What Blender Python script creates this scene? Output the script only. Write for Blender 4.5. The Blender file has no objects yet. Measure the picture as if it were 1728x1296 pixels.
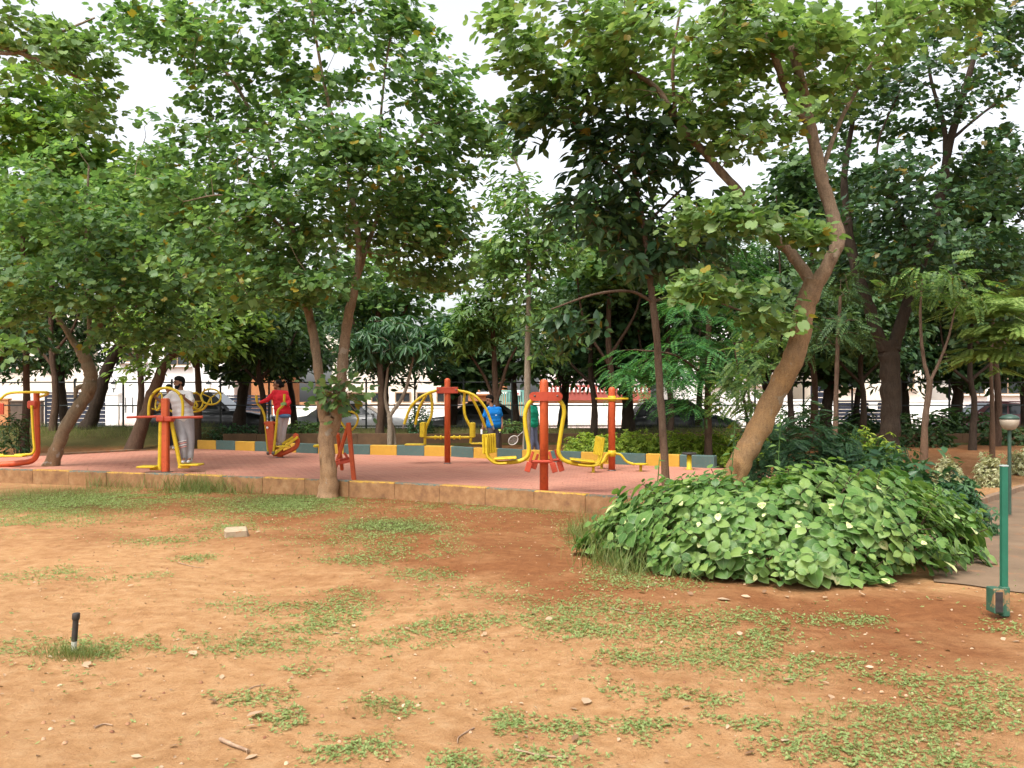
import bpy, math, random
import numpy as np
from mathutils import Vector, Matrix, Quaternion

rng = np.random.default_rng(7)
random.seed(7)
SC = bpy.context.scene
COL = SC.collection

# ------------------------------------------------------------------ camera, sky, sun, exposure
CAM_H, FPX = 1.6, 1500.0           # eye height (m); focal length in photo pixels (1728 wide)
cam_data = bpy.data.cameras.new('camera')
cam = bpy.data.objects.new('camera', cam_data)
COL.objects.link(cam)
cam.location = (0, 0, CAM_H)
cam.rotation_euler = (math.radians(90), 0, 0)
cam_data.sensor_width = 36.0
cam_data.lens = 36.0 * FPX / 1728.0
cam_data.shift_y = 27.0 / 1728.0
cam_data.clip_end = 2000.0
SC.camera = cam

SUN_EL, SUN_AZ = math.radians(58), math.radians(-150)     # azimuth from +Y, clockwise
world = bpy.data.worlds.new('World'); SC.world = world
world.use_nodes = True
wn, wl = world.node_tree.nodes, world.node_tree.links
wn.clear()
sky = wn.new('ShaderNodeTexSky'); sky.sky_type = 'NISHITA'; sky.sun_disc = False
sky.sun_elevation = SUN_EL; sky.sun_rotation = SUN_AZ
sky.air_density = 1.0; sky.dust_density = 5.0; sky.ozone_density = 1.0
hs = wn.new('ShaderNodeHueSaturation'); hs.inputs['Saturation'].default_value = 0.22
bg = wn.new('ShaderNodeBackground'); bg.inputs['Strength'].default_value = 0.15
wo = wn.new('ShaderNodeOutputWorld')
wl.new(sky.outputs[0], hs.inputs['Color']); wl.new(hs.outputs[0], bg.inputs['Color']); wl.new(bg.outputs[0], wo.inputs['Surface'])

sun_data = bpy.data.lights.new('sun', 'SUN'); sun_data.energy = 1.1; sun_data.angle = math.radians(18)
sun_data.color = (1.0, 0.95, 0.86)
sun = bpy.data.objects.new('sun', sun_data); COL.objects.link(sun)
sd = Vector((math.sin(SUN_AZ) * math.cos(SUN_EL), math.cos(SUN_AZ) * math.cos(SUN_EL), math.sin(SUN_EL)))
sun.rotation_euler = sd.to_track_quat('Z', 'Y').to_euler()

vs = SC.view_settings
vs.view_transform = 'Standard'; vs.look = 'None'; vs.exposure = 1.35; vs.gamma = 1.0; vs.use_curve_mapping = False
SC.render.engine = 'CYCLES'
SC.cycles.max_bounces = 10; SC.cycles.diffuse_bounces = 6; SC.cycles.glossy_bounces = 3
SC.cycles.transmission_bounces = 6; SC.cycles.transparent_max_bounces = 8
SC.cycles.caustics_reflective = False; SC.cycles.caustics_refractive = False
SC.cycles.use_denoising = True

# ------------------------------------------------------------------ geometry helpers
UP = np.array([0, 0, 1.0])
def W(x, y, d):
    """photo pixel at depth d (m) -> point in the place"""
    return np.array([(x - 864.0) * d / FPX, d, CAM_H + (675.0 - y) * d / FPX])
def PX(pts):
    """list of (x, y, depth) -> points"""
    return [W(*p) for p in pts]
def unit(v):
    v = np.asarray(v, float); n = np.linalg.norm(v)
    return v / n if n > 1e-9 else np.array([0, 0, 1.0])
def smooth_path(pts, k=6, closed=False, extra=None):
    """Catmull-Rom through pts; extra = per-point scalars interpolated too"""
    P = [np.asarray(p, float) for p in pts]
    if extra is not None: P = [np.append(p, e) for p, e in zip(P, extra)]
    n = len(P); out = []
    segs = n if closed else n - 1
    for i in range(segs):
        p1, p2 = P[i], P[(i + 1) % n]
        p0 = P[(i - 1) % n] if (closed or i > 0) else 2 * p1 - p2
        p3 = P[(i + 2) % n] if (closed or i + 2 < n) else 2 * p2 - p1
        for j in range(k):
            t = j / k
            out.append(0.5 * ((2 * p1) + (-p0 + p2) * t + (2 * p0 - 5 * p1 + 4 * p2 - p3) * t * t + (-p0 + 3 * p1 - 3 * p2 + p3) * t ** 3))
    if not closed: out.append(P[-1])
    if extra is not None: return [o[:3] for o in out], [float(o[3]) for o in out]
    return out

class MB:
    """collects shapes in world coordinates, links them as ONE mesh object"""
    def __init__(s): s.v = []; s.f = []; s.sm = []; s.mi = []
    def _add(s, vs_, fs, smooth, mi=0):
        o = len(s.v); s.v.extend([tuple(map(float, p)) for p in vs_])
        for f in fs: s.f.append(tuple(i + o for i in f)); s.sm.append(smooth); s.mi.append(mi)
    def tube(s, pts, r, n=8, closed=False, cap=True, wob=0.0, smooth=True, mi=0, flat=None):
        P = np.array(pts, float); m = len(P)
        R = np.full(m, r, float) if np.isscalar(r) else np.array(r, float)
        T = np.gradient(P, axis=0) if not closed else (np.roll(P, -1, 0) - np.roll(P, 1, 0))
        T /= (np.linalg.norm(T, axis=1, keepdims=True) + 1e-9)
        a = np.array([1.0, 0, 0]) if abs(T[0][0]) < 0.8 else np.array([0, 1.0, 0])
        u = unit(np.cross(T[0], a)); V = []
        for i in range(m):
            u = unit(u - T[i] * np.dot(u, T[i])); w = np.cross(T[i], u)
            for k in range(n):
                th = 2 * math.pi * k / n
                rr = R[i] * (1 + (rng.normal() * wob if wob else 0))
                V.append(P[i] + rr * (math.cos(th) * u + math.sin(th) * w))
        F = []
        for i in range(m if closed else m - 1):
            j = (i + 1) % m
            for k in range(n):
                F.append((i * n + k, i * n + (k + 1) % n, j * n + (k + 1) % n, j * n + k))
        s._add(V, F, smooth, mi)
        if cap and not closed:
            s._add(V[:n], [tuple(reversed(range(n)))], False, mi); s._add(V[-n:], [tuple(range(n))], False, mi)
        return s
    def box(s, c, size, ax=None, mi=0, bevel=0.0):
        """ax: 3x3 columns = local axes"""
        c = np.asarray(c, float); h = np.asarray(size, float) / 2
        A = np.eye(3) if ax is None else np.asarray(ax, float)
        b = min(bevel, h.min() * 0.8)
        if b <= 0:
            V = [c + A @ (h * np.array(k)) for k in ((-1,-1,-1),(1,-1,-1),(1,1,-1),(-1,1,-1),(-1,-1,1),(1,-1,1),(1,1,1),(-1,1,1))]
            s._add(V, [(3,2,1,0),(4,5,6,7),(0,1,5,4),(1,2,6,5),(2,3,7,6),(3,0,4,7)], False, mi); return s
        V = []; idx = {}
        for sx in (-1, 1):
            for sy in (-1, 1):
                for sz in (-1, 1):
                    for a in range(3):
                        p = np.array([sx, sy, sz], float) * h; sg = (sx, sy, sz)
                        q = p.copy()
                        for k in range(3):
                            if k != a: q[k] -= sg[k] * b
                        idx[(sx, sy, sz, a)] = len(V); V.append(c + A @ q)
        F = []
        for a in range(3):
            o = [k for k in range(3) if k != a]
            for sg in (-1, 1):
                q = []
                for u, w in ((-1,-1),(1,-1),(1,1),(-1,1)):
                    k = [0, 0, 0]; k[a] = sg; k[o[0]] = u; k[o[1]] = w; q.append(idx[(*k, a)])
                F.append(tuple(q))
        for a in range(3):
            o = [k for k in range(3) if k != a]
            for u in (-1, 1):
                for w in (-1, 1):
                    k1 = [0,0,0]; k1[a] = -1; k1[o[0]] = u; k1[o[1]] = w
                    k2 = list(k1); k2[a] = 1
                    F.append((idx[(*k1, o[0])], idx[(*k2, o[0])], idx[(*k2, o[1])], idx[(*k1, o[1])]))
        for sx in (-1, 1):
            for sy in (-1, 1):
                for sz in (-1, 1): F.append(tuple(idx[(sx, sy, sz, a)] for a in range(3)))
        s._add(V, F, False, mi); return s
    def bar(s, a, b, w, t, up=UP, mi=0, bevel=0.006):
        a, b = np.asarray(a, float), np.asarray(b, float)
        y = unit(b - a); x = unit(np.cross(y, up)) if abs(np.dot(y, unit(up))) < 0.99 else np.array([1.0, 0, 0]); z = np.cross(x, y)
        s.box((a + b) / 2, (w, np.linalg.norm(b - a), t), np.stack([x, y, z], 1), mi, bevel); return s
    def ell(s, c, rad, ax=None, n=12, m=8, mi=0):
        c = np.asarray(c, float); A = np.eye(3) if ax is None else np.asarray(ax, float); rad = np.asarray(rad, float)
        V = [c + A @ (rad * np.array([0, 0, -1.0]))]
        for i in range(1, m):
            ph = -math.pi / 2 + math.pi * i / m
            for k in range(n):
                th = 2 * math.pi * k / n
                V.append(c + A @ (rad * np.array([math.cos(ph) * math.cos(th), math.cos(ph) * math.sin(th), math.sin(ph)])))
        V.append(c + A @ (rad * np.array([0, 0, 1.0])))
        F = [(0, 1 + (k + 1) % n, 1 + k) for k in range(n)]
        for i in range(m - 2):
            for k in range(n):
                a = 1 + i * n + k; b = 1 + i * n + (k + 1) % n
                F.append((a, b, b + n, a + n))
        L = len(V) - 1; o = 1 + (m - 2) * n
        F += [(o + k, o + (k + 1) % n, L) for k in range(n)]
        s._add(V, F, True, mi); return s
    def cap(s, a, b, ra, rb, n=12, mi=0):
        """tapered capsule"""
        a, b = np.asarray(a, float), np.asarray(b, float); t = unit(b - a)
        P, R = [], []
        for th in (85, 60, 30): P.append(a - t * ra * math.sin(math.radians(th))); R.append(ra * math.cos(math.radians(th)))
        for k in range(5): P.append(a + (b - a) * k / 4); R.append(ra + (rb - ra) * k / 4)
        for th in (30, 60, 85): P.append(b + t * rb * math.sin(math.radians(th))); R.append(rb * math.cos(math.radians(th)))
        return s.tube(P, R, n, mi=mi)
    def lathe(s, c, prof, n=16, ax=None, mi=0, smooth=True):
        """prof: (radius, z) list"""
        c = np.asarray(c, float); A = np.eye(3) if ax is None else np.asarray(ax, float)
        V = [c + A @ np.array([r * math.cos(2*math.pi*k/n), r * math.sin(2*math.pi*k/n), z]) for r, z in prof for k in range(n)]
        F = [(i*n+k, i*n+(k+1)%n, (i+1)*n+(k+1)%n, (i+1)*n+k) for i in range(len(prof)-1) for k in range(n)]
        F += [tuple(reversed(range(n))), tuple((len(prof)-1)*n+k for k in range(n))]
        s._add(V, F, smooth, mi); return s
    def prism(s, poly, z0, z1, mi=0):
        n = len(poly)
        V = [(x, y, z0) for x, y in poly] + [(x, y, z1) for x, y in poly]
        ar = sum(poly[i][0]*poly[(i+1)%n][1]-poly[(i+1)%n][0]*poly[i][1] for i in range(n))
        top = tuple(range(n, 2*n)); bot = tuple(reversed(range(n)))
        F = [(i, (i+1)%n, n+(i+1)%n, n+i) for i in range(n)]
        if ar < 0: top, bot = tuple(reversed(top)), tuple(reversed(bot)); F = [tuple(reversed(f)) for f in F]
        s._add(V, F + [top, bot], False, mi); return s
    def sheet(s, poly3, mi=0, smooth=False):
        s._add(poly3, [tuple(range(len(poly3)))], smooth, mi); return s
    def mesh(s, name, mats, origin=(0, 0, 0)):
        me = bpy.data.meshes.new(name); o = np.asarray(origin, float)
        me.from_pydata([tuple(np.array(p) - o) for p in s.v], [], s.f)
        for m in (mats if isinstance(mats, (list, tuple)) else [mats]): me.materials.append(m)
        me.polygons.foreach_set('use_smooth', s.sm); me.polygons.foreach_set('material_index', s.mi)
        me.update(); return me
    def build(s, name, mats, parent=None, origin=None):
        """parent: the thing (its origin is used) or a part of it"""
        if origin is None: origin = wloc(parent) if parent is not None else (0, 0, 0)
        ob = bpy.data.objects.new(name, s.mesh(name, mats, origin)); COL.objects.link(ob)
        if parent is not None: ob.parent = parent
        else: ob.location = origin
        return ob

def wloc(o):
    l = np.array(o.location)
    while o.parent is not None: o = o.parent; l = l + np.array(o.location)
    return l
def tag(o, label=None, cat=None, group=None, kind=None):
    if label: o['label'] = label
    if cat: o['category'] = cat
    if group: o['group'] = group
    if kind: o['kind'] = kind
    return o
def thing(name, loc, label, cat, group=None):
    o = bpy.data.objects.new(name, None); o.empty_display_size = 0.1; COL.objects.link(o)
    o.location = tuple(map(float, loc)); return tag(o, label, cat, group)
def obj_from(me, name, loc=(0, 0, 0), parent=None):
    o = bpy.data.objects.new(name, me); COL.objects.link(o); o.location = tuple(map(float, loc))
    if parent is not None: o.parent = parent
    return o

# ------------------------------------------------------------------ materials
def new_mat(name):
    m = bpy.data.materials.new(name); m.use_nodes = True
    nt = m.node_tree; nt.nodes.clear()
    out = nt.nodes.new('ShaderNodeOutputMaterial'); b = nt.nodes.new('ShaderNodeBsdfPrincipled')
    nt.links.new(b.outputs[0], out.inputs['Surface'])
    return m, nt, b, out
def N(nt, t, **kw):
    n = nt.nodes.new(t)
    for k, v in kw.items(): setattr(n, k, v)
    return n
def ramp(nt, stops, interp='LINEAR'):
    r = nt.nodes.new('ShaderNodeValToRGB'); r.color_ramp.interpolation = interp
    e = r.color_ramp.elements
    while len(e) < len(stops): e.new(0.5)
    for k, (p, c) in enumerate(stops): e[k].position = p; e[k].color = (*c, 1)
    return r
def noise(nt, coord, scale, detail=4, rough=0.6, off=None):
    n = nt.nodes.new('ShaderNodeTexNoise'); n.inputs['Scale'].default_value = scale
    n.inputs['Detail'].default_value = detail; n.inputs['Roughness'].default_value = rough
    if coord is not None: nt.links.new(coord, n.inputs['Vector'])
    return n
def mix(nt, fac, a, b, mode='MIX'):
    m = nt.nodes.new('ShaderNodeMix'); m.data_type = 'RGBA'; m.blend_type = mode
    for sock, val in ((m.inputs[0], fac), (m.inputs[6], a), (m.inputs[7], b)):
        if hasattr(val, 'links') or isinstance(val, bpy.types.NodeSocket): nt.links.new(val, sock)
        elif isinstance(val, (int, float)): sock.default_value = val
        else: sock.default_value = (*val, 1)
    return m.outputs[2]
def math_n(nt, op, a, b=None, clamp=False):
    m = nt.nodes.new('ShaderNodeMath'); m.operation = op; m.use_clamp = clamp
    for i, v in enumerate((a, b)):
        if v is None: continue
        if isinstance(v, bpy.types.NodeSocket): nt.links.new(v, m.inputs[i])
        else: m.inputs[i].default_value = v
    return m.outputs[0]
def bump(nt, h, strength, dist, b):
    bm = nt.nodes.new('ShaderNodeBump'); bm.inputs['Strength'].default_value = strength; bm.inputs['Distance'].default_value = dist
    nt.links.new(h, bm.inputs['Height']); nt.links.new(bm.outputs[0], b.inputs['Normal'])
    return bm
def geo_pos(nt): return nt.nodes.new('ShaderNodeNewGeometry').outputs['Position']
def obj_pos(nt): return nt.nodes.new('ShaderNodeTexCoord').outputs['Object']

def mottled(name, ca, cb, scale=3, rough=0.7, metal=0.0, bscale=40, bstr=0.2, bdist=0.01, spec=0.4, wear=None, wscale=9, wthr=0.62, coord='pos'):
    m, nt, b, out = new_mat(name)
    p = geo_pos(nt) if coord == 'pos' else obj_pos(nt)
    n = noise(nt, p, scale)
    r = ramp(nt, [(0.3, ca), (0.7, cb)]); nt.links.new(n.outputs[0], r.inputs[0]); c = r.outputs[0]
    if wear is not None:
        n2 = noise(nt, p, wscale, 6, 0.7)
        k = ramp(nt, [(wthr, (0, 0, 0)), (wthr + 0.06, (1, 1, 1))]); nt.links.new(n2.outputs[0], k.inputs[0])
        c = mix(nt, k.outputs[0], c, wear)
    nt.links.new(c, b.inputs['Base Color']); b.inputs['Roughness'].default_value = rough
    b.inputs['Metallic'].default_value = metal; b.inputs['Specular IOR Level'].default_value = spec
    if bstr: bump(nt, noise(nt, p, bscale, 5).outputs[0], bstr, bdist, b)
    return m

def leaf_mat(name, dark, mid, bright, trans=0.35, rough=0.45, odd=None, odd_from=0.97, edge=None, spec=0.35):
    m, nt, b, out = new_mat(name)
    g = nt.nodes.new('ShaderNodeNewGeometry'); oi = nt.nodes.new('ShaderNodeObjectInfo')
    f = math_n(nt, 'FRACT', math_n(nt, 'ADD', g.outputs['Random Per Island'], oi.outputs['Random']))
    st = [(0.0, dark), (0.5, mid), (odd_from if odd else 1.0, bright)]
    if odd: st += [(min(0.999, odd_from + 0.004), odd)]
    r = ramp(nt, st); nt.links.new(f, r.inputs[0]); c = r.outputs[0]
    if edge is not None:
        uv = nt.nodes.new('ShaderNodeUVMap'); uv.uv_map = 'UVMap'
        sp = nt.nodes.new('ShaderNodeSeparateXYZ'); nt.links.new(uv.outputs[0], sp.inputs[0])
        k = ramp(nt, [(0.82, (0, 0, 0)), (1.0, (1, 1, 1))]); nt.links.new(sp.outputs[0], k.inputs[0])
        c = mix(nt, math_n(nt, 'MULTIPLY', k.outputs[0], 0.75), c, edge)
        # veins: a paler midrib
        k2 = ramp(nt, [(0.0, (1, 1, 1)), (0.09, (0, 0, 0))]); nt.links.new(sp.outputs[0], k2.inputs[0])
        c = mix(nt, math_n(nt, 'MULTIPLY', k2.outputs[0], 0.4), c, edge)
    nt.links.new(c, b.inputs['Base Color']); b.inputs['Roughness'].default_value = rough
    b.inputs['Specular IOR Level'].default_value = spec
    t = nt.nodes.new('ShaderNodeBsdfTranslucent')
    tc = mix(nt, 1.0, c, (1.2, 1.25, 0.7), 'MULTIPLY'); nt.links.new(tc, t.inputs['Color'])
    ms = nt.nodes.new('ShaderNodeMixShader'); ms.inputs[0].default_value = trans
    nt.links.new(b.outputs[0], ms.inputs[1]); nt.links.new(t.outputs[0], ms.inputs[2]); nt.links.new(ms.outputs[0], out.inputs['Surface'])
    return m

def bark_mat(name, ca, cb, dust=None, dust_z=1.5, lichen=None, bscale=1.0):
    m, nt, b, out = new_mat(name)
    p = geo_pos(nt)
    mp = nt.nodes.new('ShaderNodeMapping'); mp.inputs['Scale'].default_value = (1, 1, 0.35); nt.links.new(p, mp.inputs[0])
    n = noise(nt, mp.outputs[0], 16 * bscale, 8, 0.8)
    r = ramp(nt, [(0.28, ca), (0.68, cb)]); nt.links.new(n.outputs[0], r.inputs[0]); c = r.outputs[0]
    n1 = noise(nt, p, 3, 4)
    ng = noise(nt, p, 70, 6, 0.8); gk_ = ramp(nt, [(0.32, (0.45, 0.42, 0.40)), (0.5, (1, 1, 1)), (0.75, (1.2, 1.18, 1.12))]); nt.links.new(ng.outputs[0], gk_.inputs[0])
    if dust is not None:
        sp = nt.nodes.new('ShaderNodeSeparateXYZ'); nt.links.new(p, sp.inputs[0])
        a = math_n(nt, 'SUBTRACT', 1.0, math_n(nt, 'DIVIDE', sp.outputs[2], dust_z), True)
        a = math_n(nt, 'MULTIPLY', math_n(nt, 'POWER', a, 0.6), math_n(nt, 'MULTIPLY', n1.outputs[0], math_n(nt, 'MULTIPLY', n.outputs[0], 2.9)), True)
        c = mix(nt, a, c, dust)
    if lichen is not None:
        n3 = noise(nt, p, 6, 3, 0.5)
        k = ramp(nt, [(0.63, (0, 0, 0)), (0.69, (1, 1, 1))]); nt.links.new(n3.outputs[0], k.inputs[0])
        c = mix(nt, math_n(nt, 'MULTIPLY', k.outputs[0], 0.7), c, lichen)
    c = mix(nt, 0.8, c, gk_.outputs[0], 'MULTIPLY')
    ns = noise(nt, mp.outputs[0], 5, 3, 0.5); ks = ramp(nt, [(0.62, (1, 1, 1)), (0.72, (0.55, 0.5, 0.46))]); nt.links.new(ns.outputs[0], ks.inputs[0]); c = mix(nt, 1.0, c, ks.outputs[0], 'MULTIPLY')
    nt.links.new(c, b.inputs['Base Color']); b.inputs['Roughness'].default_value = 0.85; b.inputs['Specular IOR Level'].default_value = 0.2
    bump(nt, n.outputs[0], 1.0, 0.05, b)
    return m

# ------------------------------------------------------------------ the lie of the land
FAR = [(-9.0, 25.6), (-5.0, 23.3), (-1.5, 22.1), (0.5, 20.4), (3.2, 18.9), (4.6, 18.0)]     # back kerb line of the exercise court
NEAR = [(-15.5, 19.6), (-10.0, 17.3), (-6.05, 16.05), (-3.2, 14.9), (-1.56, 14.25), (0.31, 13.1), (1.5, 12.3), (4.0, 10.9)]
COURT_Z = 0.20
def ss(a, b, x):
    t = np.clip((x - a) / (b - a), 0, 1); return t * t * (3 - 2 * t)
def far_d(x):
    x = np.asarray(x, float)
    return np.interp(x, [-9.0, -5, -1.5, 0.5, 3.2, 4.6, 8], [25.6, 23.3, 22.1, 20.4, 18.9, 18.0, 17.5])
def gz(x, y):
    """ground height"""
    x = np.asarray(x, float); y = np.asarray(y, float)
    rise = 0.30 * ss(0.2, 4.8, y - far_d(x)) * ss(-9.6, -8.6, x)
    left = 0.52 * ss(23.4, 27.6, y) * (1 - ss(-9.6, -8.6, x)) + 0.10 * ss(20.5, 23.4, y) * (1 - ss(-9.6, -8.6, x))
    bed = ss(26.50, 26.62, y) * ss(-9.2, -8.4, x) * (0.58 - 0.30)
    bank = ss(27.0, 28.6, y) * 0.10
    z = rise + left + bed + bank
    z = z * (1 - ss(29.3, 30.4, y)) + 0.08 * ss(29.3, 30.4, y)
    nearw = 1 - ss(11, 14, y)
    z = z + nearw * (0.018 * np.sin(x * 1.3 + 0.6) * np.cos(y * 0.9) + 0.012 * np.sin(x * 3.1 + y * 2.3) + 0.006 * np.sin(7 * x - 5 * y))
    return z
def GP(x, y):
    """where the photo's ray through a ground pixel meets the ground (iterated on gz)"""
    z = 0.0
    for _ in range(12):
        d = FPX * (CAM_H - z) / (y - 675.0); X = (x - 864.0) * d / FPX; z = float(gz(X, d))
    return np.array([X, d, z])
def on_ground(x, d): 
    X = (x - 864.0) * d / FPX
    return np.array([X, d, float(gz(X, d))])

def ramp01(v): return np.clip(v, 0, 1)
def blobs(X, Y, L):
    """sum of soft patches given as (photo x, y, rx, ry, weight) on the ground"""
    out = np.zeros_like(X)
    d = np.maximum(Y, 0.5); px = 864 + FPX * X / d; py = 675 + FPX * CAM_H / d
    for (cx, cy, rx, ry, w) in L: out += w * np.exp(-(((px - cx) / rx) ** 2 + ((py - cy) / ry) ** 2))
    return out
SOIL_RED = [(760, 890, 380, 70, 1.2), (1000, 960, 240, 60, 1.1), (250, 850, 330, 24, 0.7), (420, 842, 260, 22, 0.8), (1400, 1030, 380, 40, 1.0), (1600, 1110, 260, 90, 0.75),
            (1250, 1100, 260, 40, 0.35), (560, 1010, 170, 22, 0.45), (120, 905, 200, 16, 0.45), (1500, 1250, 250, 60, 0.3), (640, 865, 130, 20, 0.8),
            (320, 1260, 60, 14, 0.4), (640, 1225, 40, 14, 0.35)]
GREEN = [(80, 845, 190, 22, 0.8), (470, 850, 130, 20, 0.7), (660, 890, 110, 18, 0.7)]

xs = np.unique(np.concatenate([np.linspace(-60, -14, 30), np.linspace(-14, 14, 160), np.linspace(14, 60, 30), [-400, -150, 150, 400]]))
ys = np.unique(np.concatenate([np.linspace(-6, 2, 8), np.linspace(2, 18, 115), np.linspace(18, 31, 80), np.linspace(31, 60, 20), [90, 150, 300, 700]]))
XX, YY = np.meshgrid(xs, ys)
ZZ = gz(XX, YY)
nx_, ny_ = len(xs), len(ys)
tv = np.stack([XX, YY, ZZ], -1).reshape(-1, 3)
ii = (np.arange(ny_ - 1)[:, None] * nx_ + np.arange(nx_ - 1)[None]).ravel()
tf = np.stack([ii, ii + 1, ii + nx_ + 1, ii + nx_], 1)
me = bpy.data.meshes.new('ground'); me.from_pydata(tv.tolist(), [], tf.tolist())
red = ramp01(blobs(XX, YY, SOIL_RED) + 0.75 * ss(16, 20, YY)).ravel()
grn = blobs(XX, YY, GREEN)
band = ss(25.0, 26.4, YY) * (1 - ss(29.2, 29.6, YY))                      # grass on the raised bed and the bank
leftb = ss(24.2, 25.6, YY) * (1 - ss(29.2, 29.6, YY)) * (1 - ss(-9.6, -8.6, XX))
rstrip = ss(0.4, 0.9, YY - far_d(XX)) * (1 - ss(3.0, 4.0, YY - far_d(XX))) * ss(0.9, 1.6, XX) * (1 - ss(5.0, 6.5, XX))
lstrip = ss(0.2, 0.6, YY - far_d(XX)) * (1 - ss(4.0, 5.0, YY - far_d(XX))) * (1 - ss(-3.2, -2.2, XX)) * ss(-9, -8.6, XX)
grn = ramp01(np.maximum.reduce([grn, 0.85 * band, 0.8 * leftb, 0.8 * rstrip, 0.7 * lstrip])).ravel()
for nm, arr in (('soil_red', red), ('green', grn)):
    a = me.attributes.new(nm, 'FLOAT', 'POINT'); a.data.foreach_set('value', arr.astype(np.float32))
me.polygons.foreach_set('use_smooth', [True] * len(me.polygons))

m, nt, b, out = new_mat('red_dirt')
p = geo_pos(nt)
a1 = N(nt, 'ShaderNodeAttribute', attribute_name='soil_red'); a2 = N(nt, 'ShaderNodeAttribute', attribute_name='green')
nb = noise(nt, p, 1.1, 6, 0.65); nm_ = noise(nt, p, 7, 6, 0.7); nf = noise(nt, p, 75, 8, 0.85)
sand = ramp(nt, [(0.3, (0.295, 0.148, 0.060)), (0.5, (0.39, 0.213, 0.096)), (0.72, (0.46, 0.280, 0.142))]); nt.links.new(nm_.outputs[0], sand.inputs[0])
redc = ramp(nt, [(0.3, (0.165, 0.062, 0.023)), (0.7, (0.255, 0.105, 0.040))]); nt.links.new(nm_.outputs[0], redc.inputs[0])
k = math_n(nt, 'ADD', a1.outputs['Fac'], math_n(nt, 'MULTIPLY', math_n(nt, 'SUBTRACT', nb.outputs[0], 0.52), 2.0))
kr = ramp(nt, [(0.0, (0, 0, 0)), (1.0, (1, 1, 1))]); nt.links.new(k, kr.inputs[0])
c = mix(nt, kr.outputs[0], sand.outputs[0], redc.outputs[0])
fr = ramp(nt, [(0.28, (0.68, 0.65, 0.62)), (0.5, (1, 1, 1)), (0.74, (1.15, 1.14, 1.1))]); nt.links.new(nf.outputs[0], fr.inputs[0])
c = mix(nt, 0.9, c, fr.outputs[0], 'MULTIPLY')
# small pebbles and crumbs
vo = N(nt, 'ShaderNodeTexVoronoi'); vo.inputs['Scale'].default_value = 34; nt.links.new(p, vo.inputs['Vector'])
pk = ramp(nt, [(0.10, (1, 1, 1)), (0.17, (0, 0, 0))]); nt.links.new(vo.outputs['Distance'], pk.inputs[0])
spc = N(nt, 'ShaderNodeSeparateXYZ'); nt.links.new(vo.outputs['Color'], spc.inputs[0])
pm = math_n(nt, 'MULTIPLY', pk.outputs[0], math_n(nt, 'GREATER_THAN', spc.outputs[0], 0.72))
c = mix(nt, math_n(nt, 'MULTIPLY', pm, 0.6), c, (0.23, 0.10, 0.05))
gr = ramp(nt, [(0.3, (0.018, 0.036, 0.010)), (0.7, (0.058, 0.080, 0.022))]); nt.links.new(nf.outputs[0], gr.inputs[0])
gk = math_n(nt, 'MULTIPLY', a2.outputs['Fac'], math_n(nt, 'MULTIPLY', nm_.outputs[0], 2.2), True)
gkr = ramp(nt, [(0.25, (0, 0, 0)), (0.75, (1, 1, 1))]); nt.links.new(gk, gkr.inputs[0])
c = mix(nt, math_n(nt, 'MULTIPLY', gkr.outputs[0], 0.8), c, gr.outputs[0])
nt.links.new(c, b.inputs['Base Color']); b.inputs['Roughness'].default_value = 0.95; b.inputs['Specular IOR Level'].default_value = 0.12
hh = math_n(nt, 'ADD', math_n(nt, 'MULTIPLY', nf.outputs[0], 0.4), math_n(nt, 'ADD', nm_.outputs[0], math_n(nt, 'MULTIPLY', pm, 0.25)))
bump(nt, hh, 0.85, 0.045, b)
me.materials.append(m)
tag(obj_from(me, 'ground'), 'red dirt ground of the park with sandy and damp patches', kind='structure')
M_DIRT = m

# ---- court paving
m, nt, b, out = new_mat('red_pavers')
p = geo_pos(nt)
mp = N(nt, 'ShaderNodeMapping'); mp.inputs['Rotation'].default_value = (0, 0, math.radians(24)); nt.links.new(p, mp.inputs[0])
br = N(nt, 'ShaderNodeTexBrick'); br.inputs['Scale'].default_value = 1.0
br.inputs['Brick Width'].default_value = 0.2; br.inputs['Row Height'].default_value = 0.1; br.inputs['Mortar Size'].default_value = 0.006
br.inputs['Color1'].default_value = (0.49, 0.205, 0.140, 1); br.inputs['Color2'].default_value = (0.41, 0.165, 0.115, 1); br.inputs['Mortar'].default_value = (0.20, 0.085, 0.05, 1)
nt.links.new(mp.outputs[0], br.inputs['Vector'])
n1 = noise(nt, p, 0.9, 5, 0.65); n2 = noise(nt, p, 30, 4)
k = ramp(nt, [(0.35, (0, 0, 0)), (0.75, (1, 1, 1))]); nt.links.new(n1.outputs[0], k.inputs[0])
c = mix(nt, math_n(nt, 'MULTIPLY', k.outputs[0], 0.5), br.outputs[0], (0.53, 0.28, 0.195))
f2 = ramp(nt, [(0.3, (0.85, 0.85, 0.85)), (0.7, (1.1, 1.1, 1.1))]); nt.links.new(n2.outputs[0], f2.inputs[0])
c = mix(nt, 0.8, c, f2.outputs[0], 'MULTIPLY')
n3 = noise(nt, p, 2.3, 7, 0.75); k3 = ramp(nt, [(0.56, (0, 0, 0)), (0.74, (1, 1, 1))]); nt.links.new(n3.outputs[0], k3.inputs[0])
c = mix(nt, math_n(nt, 'MULTIPLY', k3.outputs[0], 0.6), c, (0.26, 0.115, 0.052))
nt.links.new(c, b.inputs['Base Color']); b.inputs['Roughness'].default_value = 0.8; b.inputs['Specular IOR Level'].default_value = 0.25
inv = math_n(nt, 'SUBTRACT', 1.0, br.outputs['Fac']); bump(nt, inv, 0.6, 0.006, b)
court_poly = NEAR + [(5.6, 13.6)] + [q for q in reversed(FAR)] + [(-9.9, 25.1), (-11.5, 22.6), (-12.6, 21.5), (-15.5, 20.4)]
mb = MB(); mb.prism(court_poly, -0.10, COURT_Z)
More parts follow.
